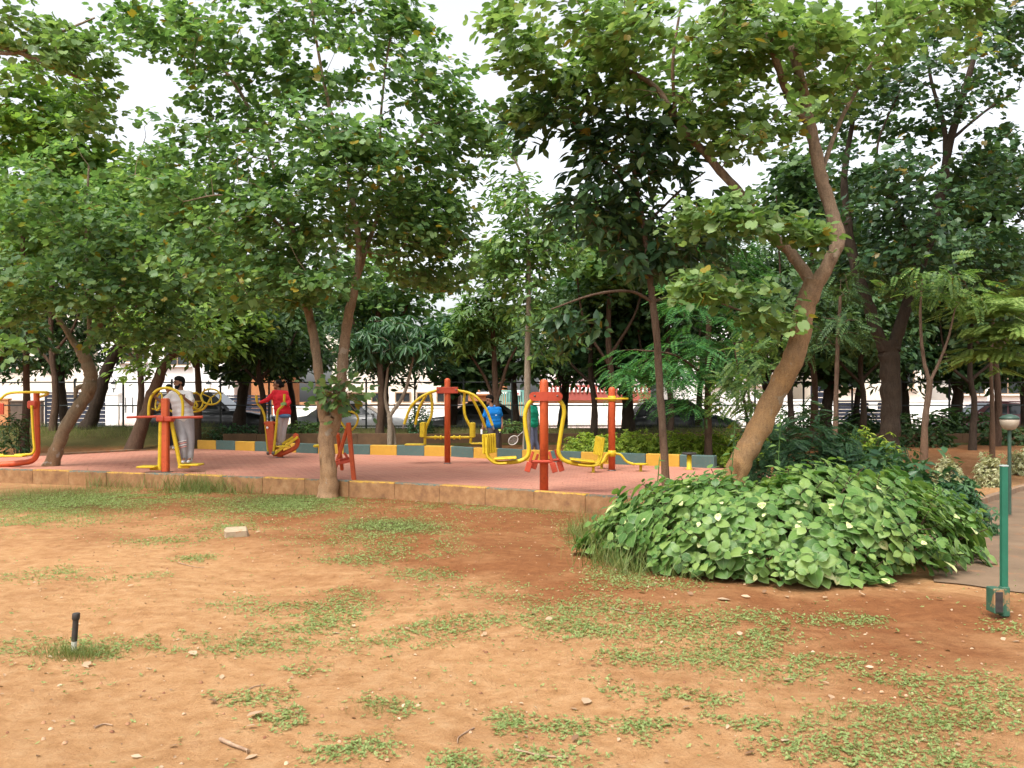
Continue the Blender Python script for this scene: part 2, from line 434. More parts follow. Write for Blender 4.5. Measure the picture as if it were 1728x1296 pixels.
tag(mb.build('court_paving', m), 'red interlocking paver court under the exercise machines', kind='structure')

# ---- kerbs: every stone its own piece
def paint_mat(name, paint_c, paint_z, dirty=0.5):
    m, nt, b, out = new_mat(name)
    o = obj_pos(nt); p = geo_pos(nt)
    n = noise(nt, p, 6, 6, 0.7); n2 = noise(nt, p, 25, 5, 0.7)
    conc = ramp(nt, [(0.3, (0.15, 0.070, 0.028)), (0.52, (0.26, 0.130, 0.050)), (0.75, (0.34, 0.210, 0.100))]); nt.links.new(n.outputs[0], conc.inputs[0])
    sp = N(nt, 'ShaderNodeSeparateXYZ'); nt.links.new(o, sp.inputs[0])
    e = math_n(nt, 'ADD', sp.outputs[2], math_n(nt, 'MULTIPLY', math_n(nt, 'SUBTRACT', n.outputs[0], 0.5), 0.06))
    k = math_n(nt, 'GREATER_THAN', e, paint_z)
    wr = ramp(nt, [(0.56, (1, 1, 1)), (0.66, (0, 0, 0))] if dirty < 0.6 else [(0.44, (1, 1, 1)), (0.55, (0, 0, 0))]); nt.links.new(n2.outputs[0], wr.inputs[0])
    k = math_n(nt, 'MULTIPLY', k, math_n(nt, 'ADD', 1 - dirty, math_n(nt, 'MULTIPLY', wr.outputs[0], dirty)))
    pc = mix(nt, n.outputs[0], tuple(x * 0.8 for x in paint_c), tuple(min(1, x * 1.15) for x in paint_c))
    c = mix(nt, k, conc.outputs[0], pc)
    nt.links.new(c, b.inputs['Base Color']); b.inputs['Roughness'].default_value = 0.75
    bump(nt, n2.outputs[0], 0.4, 0.01, b)
    return m
YEL, TEAL = (0.48, 0.27, 0.028), (0.060, 0.110, 0.100)
def stone_mesh(name, mat, L, wd, h, seed):
    r = random.Random(seed)
    mb = MB(); mb.box((0, 0, h / 2 - 0.06), (L - 0.005, wd, h + 0.12), bevel=0.010)
    me = mb.mesh(name, mat)
    for v in me.vertices:
        v.co.x += r.uniform(-.004, .004); v.co.y += r.uniform(-.006, .006); v.co.z += r.uniform(-.006, .006)
    return me
def kerb(name, label, line, step, wd, h, z, mats, seed):
    root = bpy.data.objects.new(name, None); COL.objects.link(root); root.location = (line[0][0], line[0][1], z); tag(root, label, kind='structure')
    P = np.array(line, float); seg = np.linalg.norm(np.diff(P, axis=0), axis=1); cum = np.concatenate([[0], np.cumsum(seg)])
    meshes = [[stone_mesh('kerb_stone', mm, step, wd, h, seed + 10 * i + j) for j in range(3)] for i, mm in enumerate(mats)]
    n = int(cum[-1] / step); r = random.Random(seed)
    for i in range(n):
        s0, s1 = i * step, (i + 1) * step
        a = np.array([np.interp(s0, cum, P[:, q]) for q in (0, 1)]); bb = np.array([np.interp(s1, cum, P[:, q]) for q in (0, 1)])
        c = (a + bb) / 2; ang = math.atan2(bb[1] - a[1], bb[0] - a[0])
        o = obj_from(meshes[i % len(mats)][r.randrange(3)], 'kerb_stone', (c[0] - line[0][0], c[1] - line[0][1], r.uniform(-.006, .006)), root)
        o.rotation_euler = (r.uniform(-.012, .012), 0, ang + r.uniform(-.008, .008))
    return root
kerb('front_kerb', 'dirty concrete kerb with painted top along the near edge of the court', NEAR, 0.86, 0.15, 0.27, 0.0,
     [paint_mat('kerb_top_yellow', YEL, 0.252, 0.85), paint_mat('kerb_top_teal', TEAL, 0.252, 0.9)], 3)
kerb('back_kerb', 'kerb painted in yellow and teal blocks along the far edge of the court', FAR, 0.76, 0.16, 0.25, COURT_Z,
     [paint_mat('kerb_yellow', YEL, -0.02, 0.30), paint_mat('kerb_teal', TEAL, -0.02, 0.35)], 5)
M_CONC = mottled('bare_concrete', (0.18, 0.11, 0.065), (0.28, 0.19, 0.12), 4, 0.9, bstr=0.4, wear=(0.30, 0.14, 0.06), wscale=5, wthr=0.55)
kerb('side_kerb', 'low bare kerb along the left end of the court', [(-9.2, 25.6), (-9.9, 25.15), (-11.5, 22.7), (-12.6, 21.6), (-15.5, 20.5)], 0.8, 0.12, 0.05, COURT_Z, [M_CONC], 8)
M_BED = mottled('bed_wall_paint', (0.085, 0.046, 0.024), (0.15, 0.083, 0.040), 3, 0.9, bstr=0.4, wear=(0.20, 0.10, 0.05), wscale=7)
kerb('bed_kerb', 'long earth stained kerb holding up the raised grass bed by the fence', [(-8.6, 26.5), (24, 26.5)], 1.0, 0.14, 0.30, 0.30, [M_BED], 12)

# ---- path on the right with its edging
M_PATH = mottled('path_concrete', (0.120, 0.076, 0.044), (0.19, 0.124, 0.074), 2.2, 0.9, bscale=60, bstr=0.35, wear=(0.20, 0.10, 0.05), wscale=3, wthr=0.56)
PATH_EDGE = [(3.75, 7.9), (4.3, 9.2), (5.2, 11.0), (6.3, 12.6), (9.6, 16.4), (15.0, 21.0)]
mb = MB(); LE = np.array(smooth_path([(x, y, 0) for x, y in PATH_EDGE], 5))[:, :2]; RE = np.stack([np.interp(np.linspace(0, 1, len(LE)), [0, .3, .6, 1], [4.45, 7.6, 14, 22]), np.interp(np.linspace(0, 1, len(LE)), [0, .3, .6, 1], [7.25, 7.4, 11.5, 18.5])], 1)
NC = 14; V = [(*(l + (r - l) * j / NC), 0) for l, r in zip(LE, RE) for j in range(NC + 1)]; V = [(x, y, float(gz(x, y)) + 0.012) for x, y, _ in V]
mb._add(V, [(i * (NC + 1) + j, i * (NC + 1) + j + 1, (i + 1) * (NC + 1) + j + 1, (i + 1) * (NC + 1) + j) for i in range(len(LE) - 1) for j in range(NC)], True)
tag(mb.build('path', M_PATH), 'grey concrete walking path at the right edge', kind='structure')
kerb('path_kerb', 'low pale edging stones along the walking path', PATH_EDGE[2:], 0.6, 0.10, 0.10, 0.0, [M_CONC], 21)

# ---- road beyond the fence
M_ROAD = mottled('pale_road', (0.36, 0.35, 0.33), (0.46, 0.45, 0.42), 1.0, 0.9, bstr=0.2)
mb = MB(); mb.sheet([(-60, 30.6, 0.10), (60, 30.6, 0.10), (60, 41.0, 0.10), (-60, 41.0, 0.10)])
tag(mb.build('road', M_ROAD), 'pale street running behind the park fence', kind='structure')
M_FOOT = mottled('pavement_dust', (0.50, 0.40, 0.31), (0.60, 0.50, 0.40), 1.2, 0.9, bstr=0.2)
mb = MB(); mb.box((0, 42.0, 0.12), (120, 2.0, 0.20), bevel=0.03)
tag(mb.build('pavement', M_FOOT), 'dusty raised footpath before the house walls', kind='structure')

# ------------------------------------------------------------------ paints
def gym_paint(name, c1, c2, chip):
    m, nt, b, out = new_mat(name)
    p = geo_pos(nt); n = noise(nt, p, 4, 5); n2 = noise(nt, p, 30, 5, 0.75)
    c = mix(nt, n.outputs[0], c1, c2)
    k = ramp(nt, [(0.60, (0, 0, 0)), (0.68, (1, 1, 1))]); nt.links.new(n2.outputs[0], k.inputs[0])
    c = mix(nt, math_n(nt, 'MULTIPLY', k.outputs[0], 0.75), c, chip)
    n3 = noise(nt, p, 9, 4, 0.7); k3 = ramp(nt, [(0.5, (1, 1, 1)), (0.75, (0.66, 0.60, 0.52))]); nt.links.new(n3.outputs[0], k3.inputs[0]); c = mix(nt, 1.0, c, k3.outputs[0], 'MULTIPLY')
    nt.links.new(c, b.inputs['Base Color']); b.inputs['Roughness'].default_value = 0.5; b.inputs['Specular IOR Level'].default_value = 0.35
    bump(nt, n2.outputs[0], 0.12, 0.004, b)
    return m
ORG = gym_paint('orange_paint', (0.44, 0.066, 0.018), (0.54, 0.105, 0.032), (0.20, 0.05, 0.025))
REDP = gym_paint('red_paint', (0.36, 0.040, 0.018), (0.46, 0.070, 0.030), (0.18, 0.05, 0.03))
YLW = gym_paint('yellow_paint', (0.50, 0.35, 0.010), (0.62, 0.44, 0.020), (0.28, 0.19, 0.04))
STEEL = mottled('worn_steel', (0.10, 0.09, 0.08), (0.2, 0.19, 0.17), 20, 0.5, 0.6)
GRIP = mottled('grey_grip', (0.16, 0.15, 0.13), (0.24, 0.22, 0.2), 20, 0.7)
WHITEP = mottled('white_cap', (0.7, 0.7, 0.68), (0.8, 0.8, 0.78), 8, 0.5)

def part(parent, name, mat, fn, label=None):
    mb = MB(); fn(mb); o = mb.build(name, mat, parent)
    if label: o['label'] = label
    return o
def post(parent, x, ytop, d, r, z0=COURT_Z, name='post', mat=None, dome=True):
    top = W(x, ytop, d); X, Y, zt = top
    prof = [(r, z0), (r, zt - r * 0.9), (r * 0.9, zt - r * 0.45), (r * 0.6, zt - r * 0.12), (r * 0.15, zt)] if dome else [(r, z0), (r, zt - 0.01), (r - 0.01, zt)]
    p = part(parent, name, mat or ORG, lambda m: m.lathe((X, Y, 0), prof, 18))
    part(parent, 'base_plate', STEEL, lambda m: m.lathe((X, Y, 0), [(r * 1.25, z0 + 0.001), (r * 1.25, z0 + 0.012), (r * 1.02, z0 + 0.02)], 18))
    return p
def pipe(parent, name, mat, pts, r, k=6, n=10, closed=False):
    return part(parent, name, mat, lambda m: m.tube(smooth_path(pts, k, closed), r, n, closed))
def pad(parent, name, mat, a, b, w, t, up=UP):
    return part(parent, name, mat, lambda m: m.bar(a, b, w, t, up, bevel=0.012))

# ------------------------------------------------------------------ leg press (centre, in front)
def court_thing(name, x, d, label, cat):
    return thing(name, ((x - 864) * d / FPX, d, COURT_Z), label, cat)
d = 13.46
t = court_thing('leg_press', 918, d, 'leg press with two hanging yellow seats and red pedals on a central orange post', 'exercise machine')
post(t, 918, 640, d, 0.066)
for s in (-1, 1):
    def plate(m, s=s):
        pts = []
        for cx, a0 in ((900.5, 90), (941.5, -90)):
            for k in range(9):
                a = math.radians(a0 + 180 * k / 8); c = W(cx, 669, d)
                pts.append((c[0] + 0.068 * math.cos(a), c[2] + 0.068 * math.sin(a)))
        y0 = d + s * 0.075
        V = [(x, y0 - 0.008, z) for x, z in pts] + [(x, y0 + 0.008, z) for x, z in pts]; n = len(pts)
        m._add(V, [tuple(range(n)), tuple(reversed(range(n, 2 * n)))] + [(i, n + i, n + (i + 1) % n, (i + 1) % n) for i in range(n)], False)
    pl = part(t, 'hanger_plate', REDP, plate)
    for bx in (902, 940):
        c = W(bx, 668, d); part(pl, 'bolt', STEEL, lambda m: m.lathe((c[0], d + s * 0.083, c[2]), [(0.016, -0.012), (0.016, 0.008), (0.008, 0.014)], 8, np.array([[1,0,0],[0,0,1],[0,-1,0]]).T))
L = [(901, 672), (891, 683), (886.5, 697), (886, 712), (889, 735), (892.5, 755), (890, 770), (877, 778), (855, 780.5), (838, 780.5), (828, 775), (822, 765), (821.5, 737)]
R_ = [(941, 672), (950, 684), (952, 697), (949.5, 712), (945, 740), (942.5, 760), (946, 771), (955, 778), (974, 783), (996, 785), (1008, 782), (1013, 770), (1017, 742)]
for side, pts in (('l', L), ('r', R_)):
    arm = pipe(t, 'seat_arm', YLW, [W(x, y, d) for x, y in pts], 0.033)
    for q in (1, -1):
        pipe(t, 'side_rail', YLW, [W(x, y, d) + np.array([0, q * 0.17, 0]) for x, y in pts[8:]], 0.016, 4, 8)
    a, bq = (W(872, 777, d), W(834, 779, d)) if side == 'l' else (W(962, 779.5, d), W(1003, 784, d))
    a = a + UP * 0.045; bq = bq + UP * 0.045
    st = pad(t, 'seat', YLW, a, bq, 0.36, 0.03)
    a, bq = (W(826, 765, d), W(825, 732, d)) if side == 'l' else (W(1009, 768, d), W(1013.5, 737, d))
    nb_ = unit(np.array([0.85, -0.52, 0])) if side == 'l' else unit(np.array([-0.97, -0.25, 0])); wv_ = unit(np.cross(bq - a, nb_))
    bk = part(t, 'backrest', YLW, lambda m: m.bar(a, bq, 0.36, 0.03, nb_, bevel=0.01))
    for q in np.linspace(-0.13, 0.13, 5):
        pad(bk, 'slat', YLW, a + nb_ * 0.02 + wv_ * q, bq + nb_ * 0.02 + wv_ * q, 0.04, 0.024, nb_)
part(t, 'foot_bar', REDP, lambda m: [m.tube([W(896, 779, d - 0.12), W(930, 779, d - 0.12)], 0.024, 10), m.tube([W(918, 777, d + 0.12), W(943, 776, d + 0.12)], 0.022, 10), m.tube([W(918, 778.5, d - 0.12), W(918, 777, d + 0.12)], 0.022, 10)])
for (x0, y0, x1, y1, dd) in ((899.5, 762, 889.5, 795, -0.14), (908, 766, 900, 790, 0.14), (926.5, 762, 936.5, 796, -0.14), (937, 759, 948, 794, 0.14)):
    pd = part(t, 'pedal_arm', REDP, lambda m: m.bar(W(x0, y0, d + dd), W(x1, y1, d + dd), 0.04, 0.03, np.array([0, 1.0, 0])))
    xm, ym = x0 + (x1 - x0) * 0.55, y0 + (y1 - y0) * 0.55
    part(pd, 'pedal', REDP, lambda m: m.bar(W(xm, ym, d + dd), W(x1 + (x1 - x0) * 0.03, y1 + 1, d + dd), 0.085, 0.05, np.array([0, 1.0, 0])))

# ------------------------------------------------------------------ chest press (behind, centre)
d = 19.6
t = court_thing('chest_press', 755, d, 'double chest press with arched yellow arms and two seats on a slim orange post', 'exercise machine')
post(t, 755, 638, d, 0.066)
for s in (-1, 1):
    pl = part(t, 'hanger_plate', REDP, lambda m: m.box(W(755, 658.5, d) + np.array([0, s * 0.075, 0]), (0.47, 0.014, 0.14), bevel=0.006))
    for bx in (740, 770):
        part(pl, 'bolt', STEEL, lambda m: m.ell(W(bx, 658, d) + np.array([0, s * 0.085, 0]), (0.018, 0.012, 0.018), n=8, m=5))
SIDES = [dict(arm=[(738, 659), (723, 663.5), (706, 673.5), (692, 689), (682, 716)], h=[(719, 667), (707.5, 689), (701, 716)], hang=[(726, 662.5), (729, 680), (728, 700), (719, 721), (717.5, 735), (717, 750)],
              seat=(716, 684), back=(714.5, 725), bar=(719, 750)),
         dict(arm=[(772, 659), (789, 662.5), (804, 670), (820, 690), (831, 718)], h=[(793.5, 666), (808, 694), (819, 721)], hang=[(784, 662.5), (783, 680), (785, 702), (795, 723), (795, 735), (794, 748)],
              seat=(795, 821), back=(797, 725.5), bar=(792, 760))]
for S in SIDES:
    pipe(t, 'press_arm', YLW, [W(x, y, d - 0.25 * min(1, i / 2)) for i, (x, y) in enumerate(S['arm'])], 0.030)
    x, y = S['arm'][-1]; x2, y2 = S['arm'][-2]
    part(t, 'grip', GRIP, lambda m: m.cap(W(x, y, d - 0.25), W(x + (x - x2) * 0.22, y + (y - y2) * 0.22, d - 0.25), 0.024, 0.02))
    pipe(t, 'press_arm', YLW, [W(x, y, d + 0.25 * i / 2) for i, (x, y) in enumerate(S['h'])], 0.030)
    x, y = S['h'][-1]; x2, y2 = S['h'][-2]
    part(t, 'grip', GRIP, lambda m: m.cap(W(x, y, d + 0.25), W(x + (x - x2) * 0.15, y + (y - y2) * 0.15, d + 0.25), 0.024, 0.02))
    pipe(t, 'hanger', YLW, [W(x, y, d) for x, y in S['hang']], 0.032)
    xa, xb = S['seat']; yb = S['hang'][-1][1]
    pad(t, 'seat', YLW, W(xa, yb, d), W(xb, yb, d), 0.36, 0.035)
    xc, yc = S['back']
    bk = part(t, 'backrest', YLW, lambda m: m.box(W(xc, yc, d), (0.10, 0.36, 0.33), bevel=0.015))
    for q in np.linspace(-0.13, 0.13, 4):
        part(bk, 'slat', YLW, lambda m: m.box(W(xc, yc, d) + np.array([(0.055 if xc > 755 else -0.055), q, 0]), (0.02, 0.05, 0.31), bevel=0.004))
    x0, x1 = S['bar']
    lk = part(t, 'link_bar', YLW, lambda m: m.tube([W(x0, 738, d), W(x1, 738, d)], 0.028, 10))
    for xx in ((x0 + x1) / 2, x0 * 0.2 + x1 * 0.8):
        part(lk, 'joint', YLW, lambda m: m.ell(W(xx, 738, d), (0.035, 0.05, 0.05), n=10, m=6))

# ------------------------------------------------------------------ waist twister (right)
d = 17.6
t = court_thing('waist_twister', 1032.5, d, 'waist twister with yellow ring handle on an orange post behind the right seat', 'exercise machine')
post(t, 1032.5, 653, d, 0.068)
c = W(1032.5, 673, d)
part(t, 'collar', YLW, lambda m: m.lathe((c[0], c[1], 0), [(0.078, c[2] - 0.05), (0.078, c[2] + 0.06)], 18))
part(t, 'ring_handle', YLW, lambda m: m.tube([(c[0] + 0.31 * math.cos(a), c[1] + 0.31 * math.sin(a), c[2]) for a in np.linspace(0, 2 * math.pi, 28, endpoint=False)], 0.02, 8, True))
part(t, 'spoke', YLW, lambda m: m.tube([(c[0] - 0.3, c[1], c[2]), (c[0] + 0.3, c[1], c[2])], 0.014, 8))
c2 = W(1032.5, 765, d)
part(t, 'collar', YLW, lambda m: m.lathe((c2[0], c2[1], 0), [(0.08, c2[2] - 0.06), (0.08, c2[2] + 0.06)], 18))
for ang in (-15, 105, 225):
    u = np.array([math.cos(math.radians(ang)), math.sin(math.radians(ang)), 0])
    B = np.array([c2[0], c2[1], 0])
    zt = COURT_Z + 0.13
    pipe(t, 'arm', YLW, [B + u * 0.07 + UP * c2[2], B + u * 0.18 + UP * (c2[2] - 0.03), B + u * 0.29 + UP * (zt + 0.06), B + u * 0.45 + UP * (zt + 0.0)], 0.024)
    dk = part(t, 'twist_disc', YLW, lambda m: m.lathe(B + u * 0.57, [(0.05, zt - 0.01), (0.14, zt), (0.145, zt + 0.018), (0.135, zt + 0.026)], 18))
    part(dk, 'pedestal', YLW, lambda m: m.lathe(B + u * 0.57, [(0.05, COURT_Z), (0.028, COURT_Z + 0.02), (0.028, zt)], 12))

# ------------------------------------------------------------------ pendulum swing with hoop handle (left)
d = 17.2
t = court_thing('pendulum_swing', 279, d, 'pendulum leg swing with tall yellow hoop and red crossbar on an orange post', 'exercise machine')
pc = W(279, 736, d)
part(t, 'post', ORG, lambda m: m.box((pc[0], d, (COURT_Z + W(279, 672, d)[2]) / 2), (0.135, 0.135, W(279, 672, d)[2] - COURT_Z), bevel=0.02))
part(t, 'base_plate', STEEL, lambda m: m.box((pc[0], d, COURT_Z + 0.008), (0.22, 0.22, 0.012), bevel=0.003))
part(t, 'crossbar', REDP, lambda m: m.tube([W(214, 704.5, d - 0.03), W(274, 702.5, d - 0.05)], 0.024, 10))
part(t, 'crossbar', REDP, lambda m: m.tube([W(284, 705, d - 0.08), W(342, 703.5, d - 0.09)], 0.026, 10))
part(t, 'bearing', REDP, lambda m: [m.box(W(273, 707, d - 0.02), (0.16, 0.2, 0.10), bevel=0.02), m.box(W(286, 707, d - 0.02), (0.16, 0.2, 0.10), bevel=0.02)])
pipe(t, 'hoop_handle', YLW, [W(x, y, d + 0.06) for x, y in ((251, 704), (251.5, 684), (256, 668.5), (266, 658), (280, 654.5), (294, 658), (304, 667), (308.5, 682), (308, 704))], 0.028)
for (x0, y0, x1, y1, dd, sgn) in ((271.5, 709, 269.5, 790, -0.04, -1), (288.5, 709, 304.5, 787, 0.05, 1)):
    pn = part(t, 'pendulum', YLW, lambda m: m.tube([W(x0, y0, d + dd), W(x1, y1, d + dd)], 0.040, 10))
    e = W(x1, y1, d + dd)
    part(pn, 'foot_bracket', YLW, lambda m: m.box(e + np.array([0.07 * sgn, 0, -0.01]), (0.22, 0.10, 0.06), bevel=0.012))
    part(t, 'foot_plate', YLW, lambda m: m.box(e + np.array([0.20 * sgn, 0.07 if sgn > 0 else -0.02, 0.03]), (0.36, 0.36, 0.035), np.array([[0.985, 0, -0.17 * sgn], [0, 1, 0], [0.17 * sgn, 0, 0.985]]).T if False else None, bevel=0.012))

# ------------------------------------------------------------------ tai chi wheels (behind it)
d = 21.5
t = court_thing('spinning_wheels', 315, d, 'yellow spinning hand wheels on curved arms behind the man in white', 'exercise machine')
post(t, 315, 690, d, 0.066)
def wheel(cx, cy, r, tilt, az, hubpts):
    c = W(cx, cy, d)
    nrm = np.array([math.sin(az) * math.sin(tilt), -math.cos(az) * math.sin(tilt), math.cos(tilt)])
    u = unit(np.cross(nrm, np.array([0.3, 1, 0.1]))); w = np.cross(nrm, u)
    wh = part(t, 'wheel', YLW, lambda m: m.tube([c + r * (math.cos(a) * u + math.sin(a) * w) for a in np.linspace(0, 2 * math.pi, 26, endpoint=False)], 0.022, 8, True))
    for k in range(3):
        a = 2 * math.pi * k / 3 + 0.4
        part(wh, 'spoke', YLW, lambda m: m.tube([c - nrm * 0.04, c + r * (math.cos(a) * u + math.sin(a) * w)], 0.013, 6))
    part(wh, 'knob', YLW, lambda m: m.cap(c + r * u, c + r * u + nrm * 0.09, 0.016, 0.018))
    pipe(t, 'arm', YLW, [c - nrm * 0.04] + [W(x, y, d) for x, y in hubpts], 0.026)
wheel(356, 669.5, 0.23, math.radians(55), math.radians(20), [(349, 683), (340, 692), (317, 697)])
wheel(331, 677, 0.20, math.radians(80), math.radians(60), [(333, 685), (326, 690), (316, 694)])
wheel(268, 678, 0.21, math.radians(80), math.radians(-50), [(282, 690), (296, 696), (313, 697)])

# ------------------------------------------------------------------ elliptical walker
d = 21.6
t = court_thing('elliptical_walker', 470, d, 'elliptical walker with yellow lever handles under the woman in red', 'exercise machine')
def column(m):
    a, bt = W(455.5, 711, d), W(459, 766, d)
    for (p0, p1, w0, w1) in ((a, bt, 0.10, 0.05),):
        V = []
        for p, w in ((p0, w0), (p0 + (p1 - p0) * 0.15, w0), (p1, w1)):
            V += [p + np.array([-w, -0.07, 0]), p + np.array([w, -0.07, 0]), p + np.array([w, 0.07, 0]), p + np.array([-w, 0.07, 0])]
        m._add(V, [(3, 2, 1, 0)] + [(i * 4 + k, i * 4 + (k + 1) % 4, i * 4 + 4 + (k + 1) % 4, i * 4 + 4 + k) for i in range(2) for k in range(4)] + [(8, 9, 10, 11)], False)
part(t, 'column', ORG, column)
part(t, 'axle', ORG, lambda m: m.tube([W(446, 714, d), W(469, 714, d)], 0.04, 12))
part(t, 'axle_cap', WHITEP, lambda m: m.ell(W(451, 722, d - 0.12), (0.03, 0.03, 0.03), n=8, m=6))
lev = {-1: [(432.6, 667), (434, 679.7), (441.7, 689.4), (446.5, 702), (448, 714.4), (452.8, 764.4)], 1: [(480, 665), (478.5, 682.5), (469.6, 692.5), (467.4, 706), (466.7, 716), (461.5, 764.4)]}
for s, pts in lev.items():
    lv = pipe(t, 'lever', YLW, [W(x, y, d - 0.14 * s) for x, y in pts], 0.030)
    x, y = pts[-1]
    part(lv, 'joint', STEEL, lambda m: m.ell(W(x, y, d - 0.14 * s), (0.05, 0.06, 0.05), n=10, m=6))
for pts, s in (([(462.5, 766.5), (482, 752), (502.8, 737.5)], 1), ([(453, 764.5), (476, 751), (496, 737)], -1)):
    bm_ = part(t, 'foot_beam', YLW, lambda m: m.bar(W(*pts[0], d - 0.14 * s), W(*pts[2], d - 0.14 * s), 0.06, 0.06))
    x, y = pts[1]
    part(bm_, 'foot_plate', YLW, lambda m: m.box(W(x + (-4 if s > 0 else 1), y + 1.5, d - 0.10 * s), (0.34, 0.17, 0.03), bevel=0.01))
pipe(t, 'base_frame', ORG, [W(461, 766, d), W(474, 766, d), W(488, 761, d), (W(499, 754, d)), W(502.5, 745, d), W(500, 737, d)], 0.056)
part(t, 'foot_post', ORG, lambda m: m.lathe((W(473, 770, d)[0], d, 0), [(0.07, COURT_Z), (0.07, 0.42)], 14))
part(t, 'crank_hub', ORG, lambda m: m.tube([W(499, 735.5, d - 0.13), W(499, 735.5, d + 0.13)], 0.07, 14))
part(t, 'base_plate', STEEL, lambda m: m.lathe((W(473, 770, d)[0], d, 0), [(0.11, COURT_Z + 0.001), (0.11, COURT_Z + 0.015)], 14))

# ------------------------------------------------------------------ rider frame partly behind the forked tree
d = 15.6
t = court_thing('rowing_frame', 586, d, 'orange A frame rowing rider with yellow bow handle beside the forked trunk', 'exercise machine')
part(t, 'leg', ORG, lambda m: m.bar(W(588, 713, d - 0.15), W(597.5, 811.5, d - 0.15), 0.075, 0.075, np.array([0, 1.0, 0]), bevel=0.01))
part(t, 'leg', ORG, lambda m: m.bar(W(570, 731, d + 0.15), W(577.5, 793, d + 0.5), 0.06, 0.06, np.array([0, 1.0, 0]), bevel=0.01))
part(t, 'leg', ORG, lambda m: m.bar(W(588, 716, d - 0.13), W(560, 809, d + 0.05), 0.06, 0.06, np.array([0, 1.0, 0]), bevel=0.01))
part(t, 'crossbar', REDP, lambda m: m.bar(W(556, 785, d - 0.12), W(595, 777, d - 0.12), 0.05, 0.05))
part(t, 'foot_rest', REDP, lambda m: [m.bar(W(570, 777, d - 0.1), W(588, 774, d + 0.05), 0.12, 0.05), m.bar(W(581, 764, d), W(588, 775, d), 0.04, 0.04)])
pipe(t, 'bow_handle', YLW, [W(x, y, d) for x, y in ((587, 727), (578, 716), (570, 702), (577, 694.5), (591, 694), (601, 699), (604, 707), (600, 719), (589, 729))], 0.020)
part(t, 'seat', YLW, lambda m: m.box(W(545, 752, d + 0.3), (0.3, 0.3, 0.05), bevel=0.02))
part(t, 'seat_post', ORG, lambda m: m.bar(W(546, 754, d + 0.3), W(562, 792, d + 0.1), 0.06, 0.06))

# ------------------------------------------------------------------ air walker cut by the left edge
d = 18.6
t = court_thing('air_walker', 0, d, 'orange and yellow air walker cut off by the left edge of the photo', 'exercise machine')
pipe(t, 'frame', ORG, [W(61.5, 660, d), W(62, 700, d), W(63, 755, d), W(61, 769, d), W(54, 777, d), W(40, 780.5, d), W(0, 784, d), W(-60, 785, d), W(-92, 778, d), W(-98, 765, d), W(-100, 700, d), W(-100, 660, d)], 0.060, 6, 14)
pipe(t, 'handle_bar', YLW, [W(-50, 673, d - 0.2), W(-30, 664, d - 0.22), W(-18, 677, d - 0.22), W(-2, 675, d - 0.22), W(13, 664.5, d - 0.22), W(36, 662, d - 0.22), W(76, 662, d - 0.2), W(81, 664, d), W(76, 667, d + 0.15), W(62, 671, d + 0.22)], 0.026)
hb = part(t, 'hub', REDP, lambda m: [m.box(W(57, 683, d), (0.20, 0.2, 0.17), bevel=0.03), m.box(W(-96, 683, d), (0.20, 0.2, 0.17), bevel=0.03)])
for pts, dd in (([(53.5, 684), (55, 715), (57, 745), (58, 758), (54, 765.5), (44, 767), (25, 768)], -0.12), ([(-92, 684), (-60, 740), (-40, 762), (-20, 767), (6, 768)], 0.12)):
    lg = pipe(t, 'swing_leg', YLW, [W(x, y, d + dd) for x, y in pts], 0.026)
    x, y = pts[-1]
    part(t, 'foot_plate', YLW, lambda m: m.box(W(x + 3, y + 1.5, d + dd - 0.05), (0.34, 0.2, 0.035), bevel=0.012))
part(t, 'name_plate', REDP, lambda m: m.box(W(-2, 690, d), (0.22, 0.03, 0.24), bevel=0.01))

# ------------------------------------------------------------------ people
SKIN = mottled('skin', (0.17, 0.078, 0.042), (0.22, 0.105, 0.058), 8, 0.55, bstr=0.05)
HAIR = mottled('black_hair', (0.004, 0.0035, 0.003), (0.009, 0.008, 0.007), 60, 0.75, bscale=120, bstr=0.4, spec=0.12)
def cloth(name, a, b, wr=14): 
    return mottled(name, a, b, 3, 0.9, bscale=wr, bstr=0.55, bdist=0.03, spec=0.15, coord='pos')
REMESH = []      # (object, voxel size, smoothing)
def fused(mb, name, mat, parent, voxel, sm=4):
    o = mb.build(name, mat, parent)
    r = o.modifiers.new('r', 'REMESH'); r.mode = 'VOXEL'; r.voxel_size = voxel; r.use_smooth_shade = True
    s = o.modifiers.new('s', 'SMOOTH'); s.iterations = sm; s.factor = 0.5
    REMESH.append(o); return o
def hand(m, wrist, dirn, side, curl=1.0, thumb=1, grip=None):
    """palm, four unequal bent fingers and a thumb that leaves the side of the palm"""
    y = unit(dirn); x = unit(np.asarray(side, float) - y * np.dot(side, y)); n = np.cross(x, y)
    k = wrist + y * 0.085
    m.cap(wrist, wrist + y * 0.03, 0.026, 0.03, 8)
    for q in (-0.026, -0.009, 0.009, 0.026): m.cap(wrist + y * 0.02 + x * q * 0.6, k + x * q, 0.014, 0.011, 8)
    for q, L in ((-0.027, 0.062), (-0.009, 0.076), (0.009, 0.080), (0.027, 0.070)):
        p = k + x * q; dr = y
        for sgl in (0.45, 0.32, 0.25):
            a = math.radians(38) * curl; dr = unit(dr * math.cos(a) + n * math.sin(a))
            p2 = p + dr * L * sgl; m.cap(p, p2, 0.0095, 0.0085, 8); p = p2
    p = wrist + y * 0.03 + x * 0.028 * thumb; dr = unit(x * thumb * 0.8 + y * 0.6 + n * 0.25)
    p2 = p + dr * 0.045; m.cap(p, p2, 0.013, 0.011, 8); m.cap(p2, p2 + unit(dr * 0.5 + n * 0.8 * curl + y * 0.3) * 0.035, 0.011, 0.009, 8)
